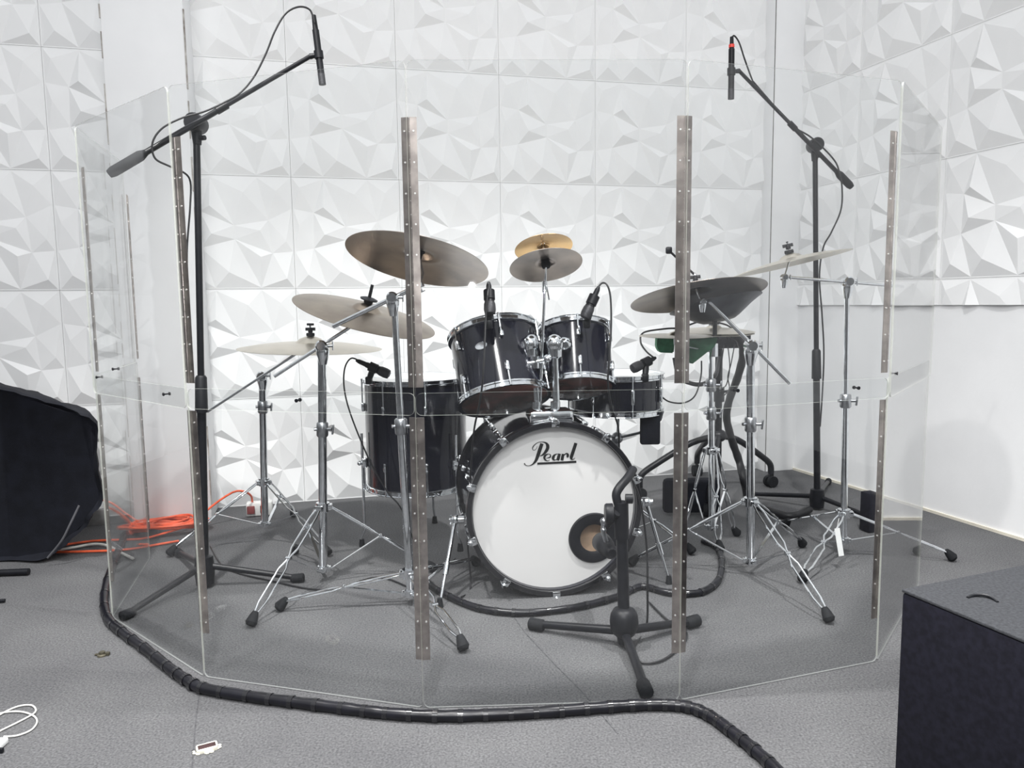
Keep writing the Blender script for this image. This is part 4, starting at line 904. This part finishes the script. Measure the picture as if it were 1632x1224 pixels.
# ------------------------------------------------------------------ floor bits
sk = fl(330, 1195); T = thing('floor_socket', 'broken floor socket with dark red face and crumbled white rim, lying in the carpet', 'floor socket', sk)
e1 = (fl(345, 1190)-fl(315, 1198)).normalized(); e2 = V((-e1.y, e1.x, 0))
m = MB(); m.box(sk+V((0, 0, .005)), (.036, .017, .010), (e1, e2, su), bev=.001); m.build('socket_face', mat('dark_brown_plastic', (.045, .018, .018), .6, noise=.3), T)
m = MB()
for dx, dy, lx, ly in ((0, .0105, .040, .004), (0, -.0105, .040, .004), (.020, 0, .004, .021), (-.020, 0, .004, .021)): m.box(sk+e1*dx+e2*dy+V((0, 0, .005)), (lx, ly, .010), (e1, e2, su), bev=.001)
random.seed(5)
for k in range(10):
    a = random.uniform(0, 6.28); m.ball(sk+e1*.027*math.cos(a)+e2*.016*math.sin(a)+V((0, 0, .002)), random.uniform(.002, .0045), 6, (1.4, 1, .6))
m.build('crumbled_rim', mat('cream_plaster', (.72, .70, .60), .8, noise=.1), T)
p = fl(163, 1045); m = MB(); m.lathe(p, su, [(0, 0), (.013, 0), (.013, .004), (.008, .006), (.008, .012), (0, .013)], 12); m.box(p+V((.014, .002, .005)), (.012, .010, .010), bev=.002); m.tube([p+V((-.02, 0, .003)), p+V((.0, 0, .006))], .003, 6)
o = m.build('floor_stud', mat('dirty_brass', (.12, .11, .08), .5, .6, noise=.4), origin=p); tag(o, 'small dirty metal stud on the bare carpet left of the shield', 'stud')
T = thing('charger_cable', 'looped white charging cable with plug at the lower left corner', 'cable', fl(5, 1170))
m = MB(); m.tube(spline([fl(*p, .004) for p in ((-30, 1160), (0, 1139), (28, 1126), (50, 1124), (57, 1133), (44, 1143), (0, 1165), (-20, 1176), (-30, 1150), (0, 1137), (30, 1134), (52, 1140), (59, 1150), (50, 1163), (28, 1172), (6, 1174))], 8), .0020, 8); m.build('cord', WHITEC, T)
m = MB(); q = fl(0, 1185, .008); m.box(q, (.02, .03, .014), bev=.003); m.build('plug', PAPER, T)
m = MB(); m.box(fl(0, 1196, .006), (.014, .008, .010), bev=.001); m.build('plug_tip', BLACKM, T)
# small black block at right
p = fl(1390, 850); m = MB(); m.box(p+V((0, .03, .085)), (.055, .05, .165), (UR, NR, su), bev=.004); o = m.build('black_block', BOXSIDE, origin=p); tag(o, 'small upright black block behind the far-right panel, near the wall', 'block')

# ------------------------------------------------------------------ black subwoofer box at lower right
hB = .417; pA = at(1437, 948, 1.385); pA.z = hB
sd = (at(1632, 1037, 1.165)-pA); sd.z = 0; sd.normalize(); bd = V((-sd.y, sd.x, 0)); bd = bd if bd.x > 0 else -bd
ds, dbk = .62, .75
T = thing('speaker_box', 'large black box with grey carpeted top at the lower right corner', 'speaker box', V((pA.x, pA.y, 0)))
m = MB(); m.box(pA+sd*ds/2+bd*dbk/2-V((0, 0, hB/2+.003)), (ds, dbk, hB-.006), (sd, bd, su), bev=.006); m.build('cabinet', BOXSIDE, T)
m = MB(); m.box(pA+sd*ds/2+bd*dbk/2-V((0, 0, .003)), (ds+.001, dbk+.001, .006), (sd, bd, su), bev=.002); m.build('top_cover', BOXTOP, T)
m = MB(); hh = [on_plane(x, y, V((0, 0, hB)), su) for x, y in ((1542, 953), (1552, 951), (1568, 952), (1580, 955), (1590, 960))]
m.tube(spline([h+V((0, 0, z)) for h, z in zip(hh, (0, .003, .004, .003, 0))], 4), .0028, 8); m.build('handle_cord', BLACKM, T)
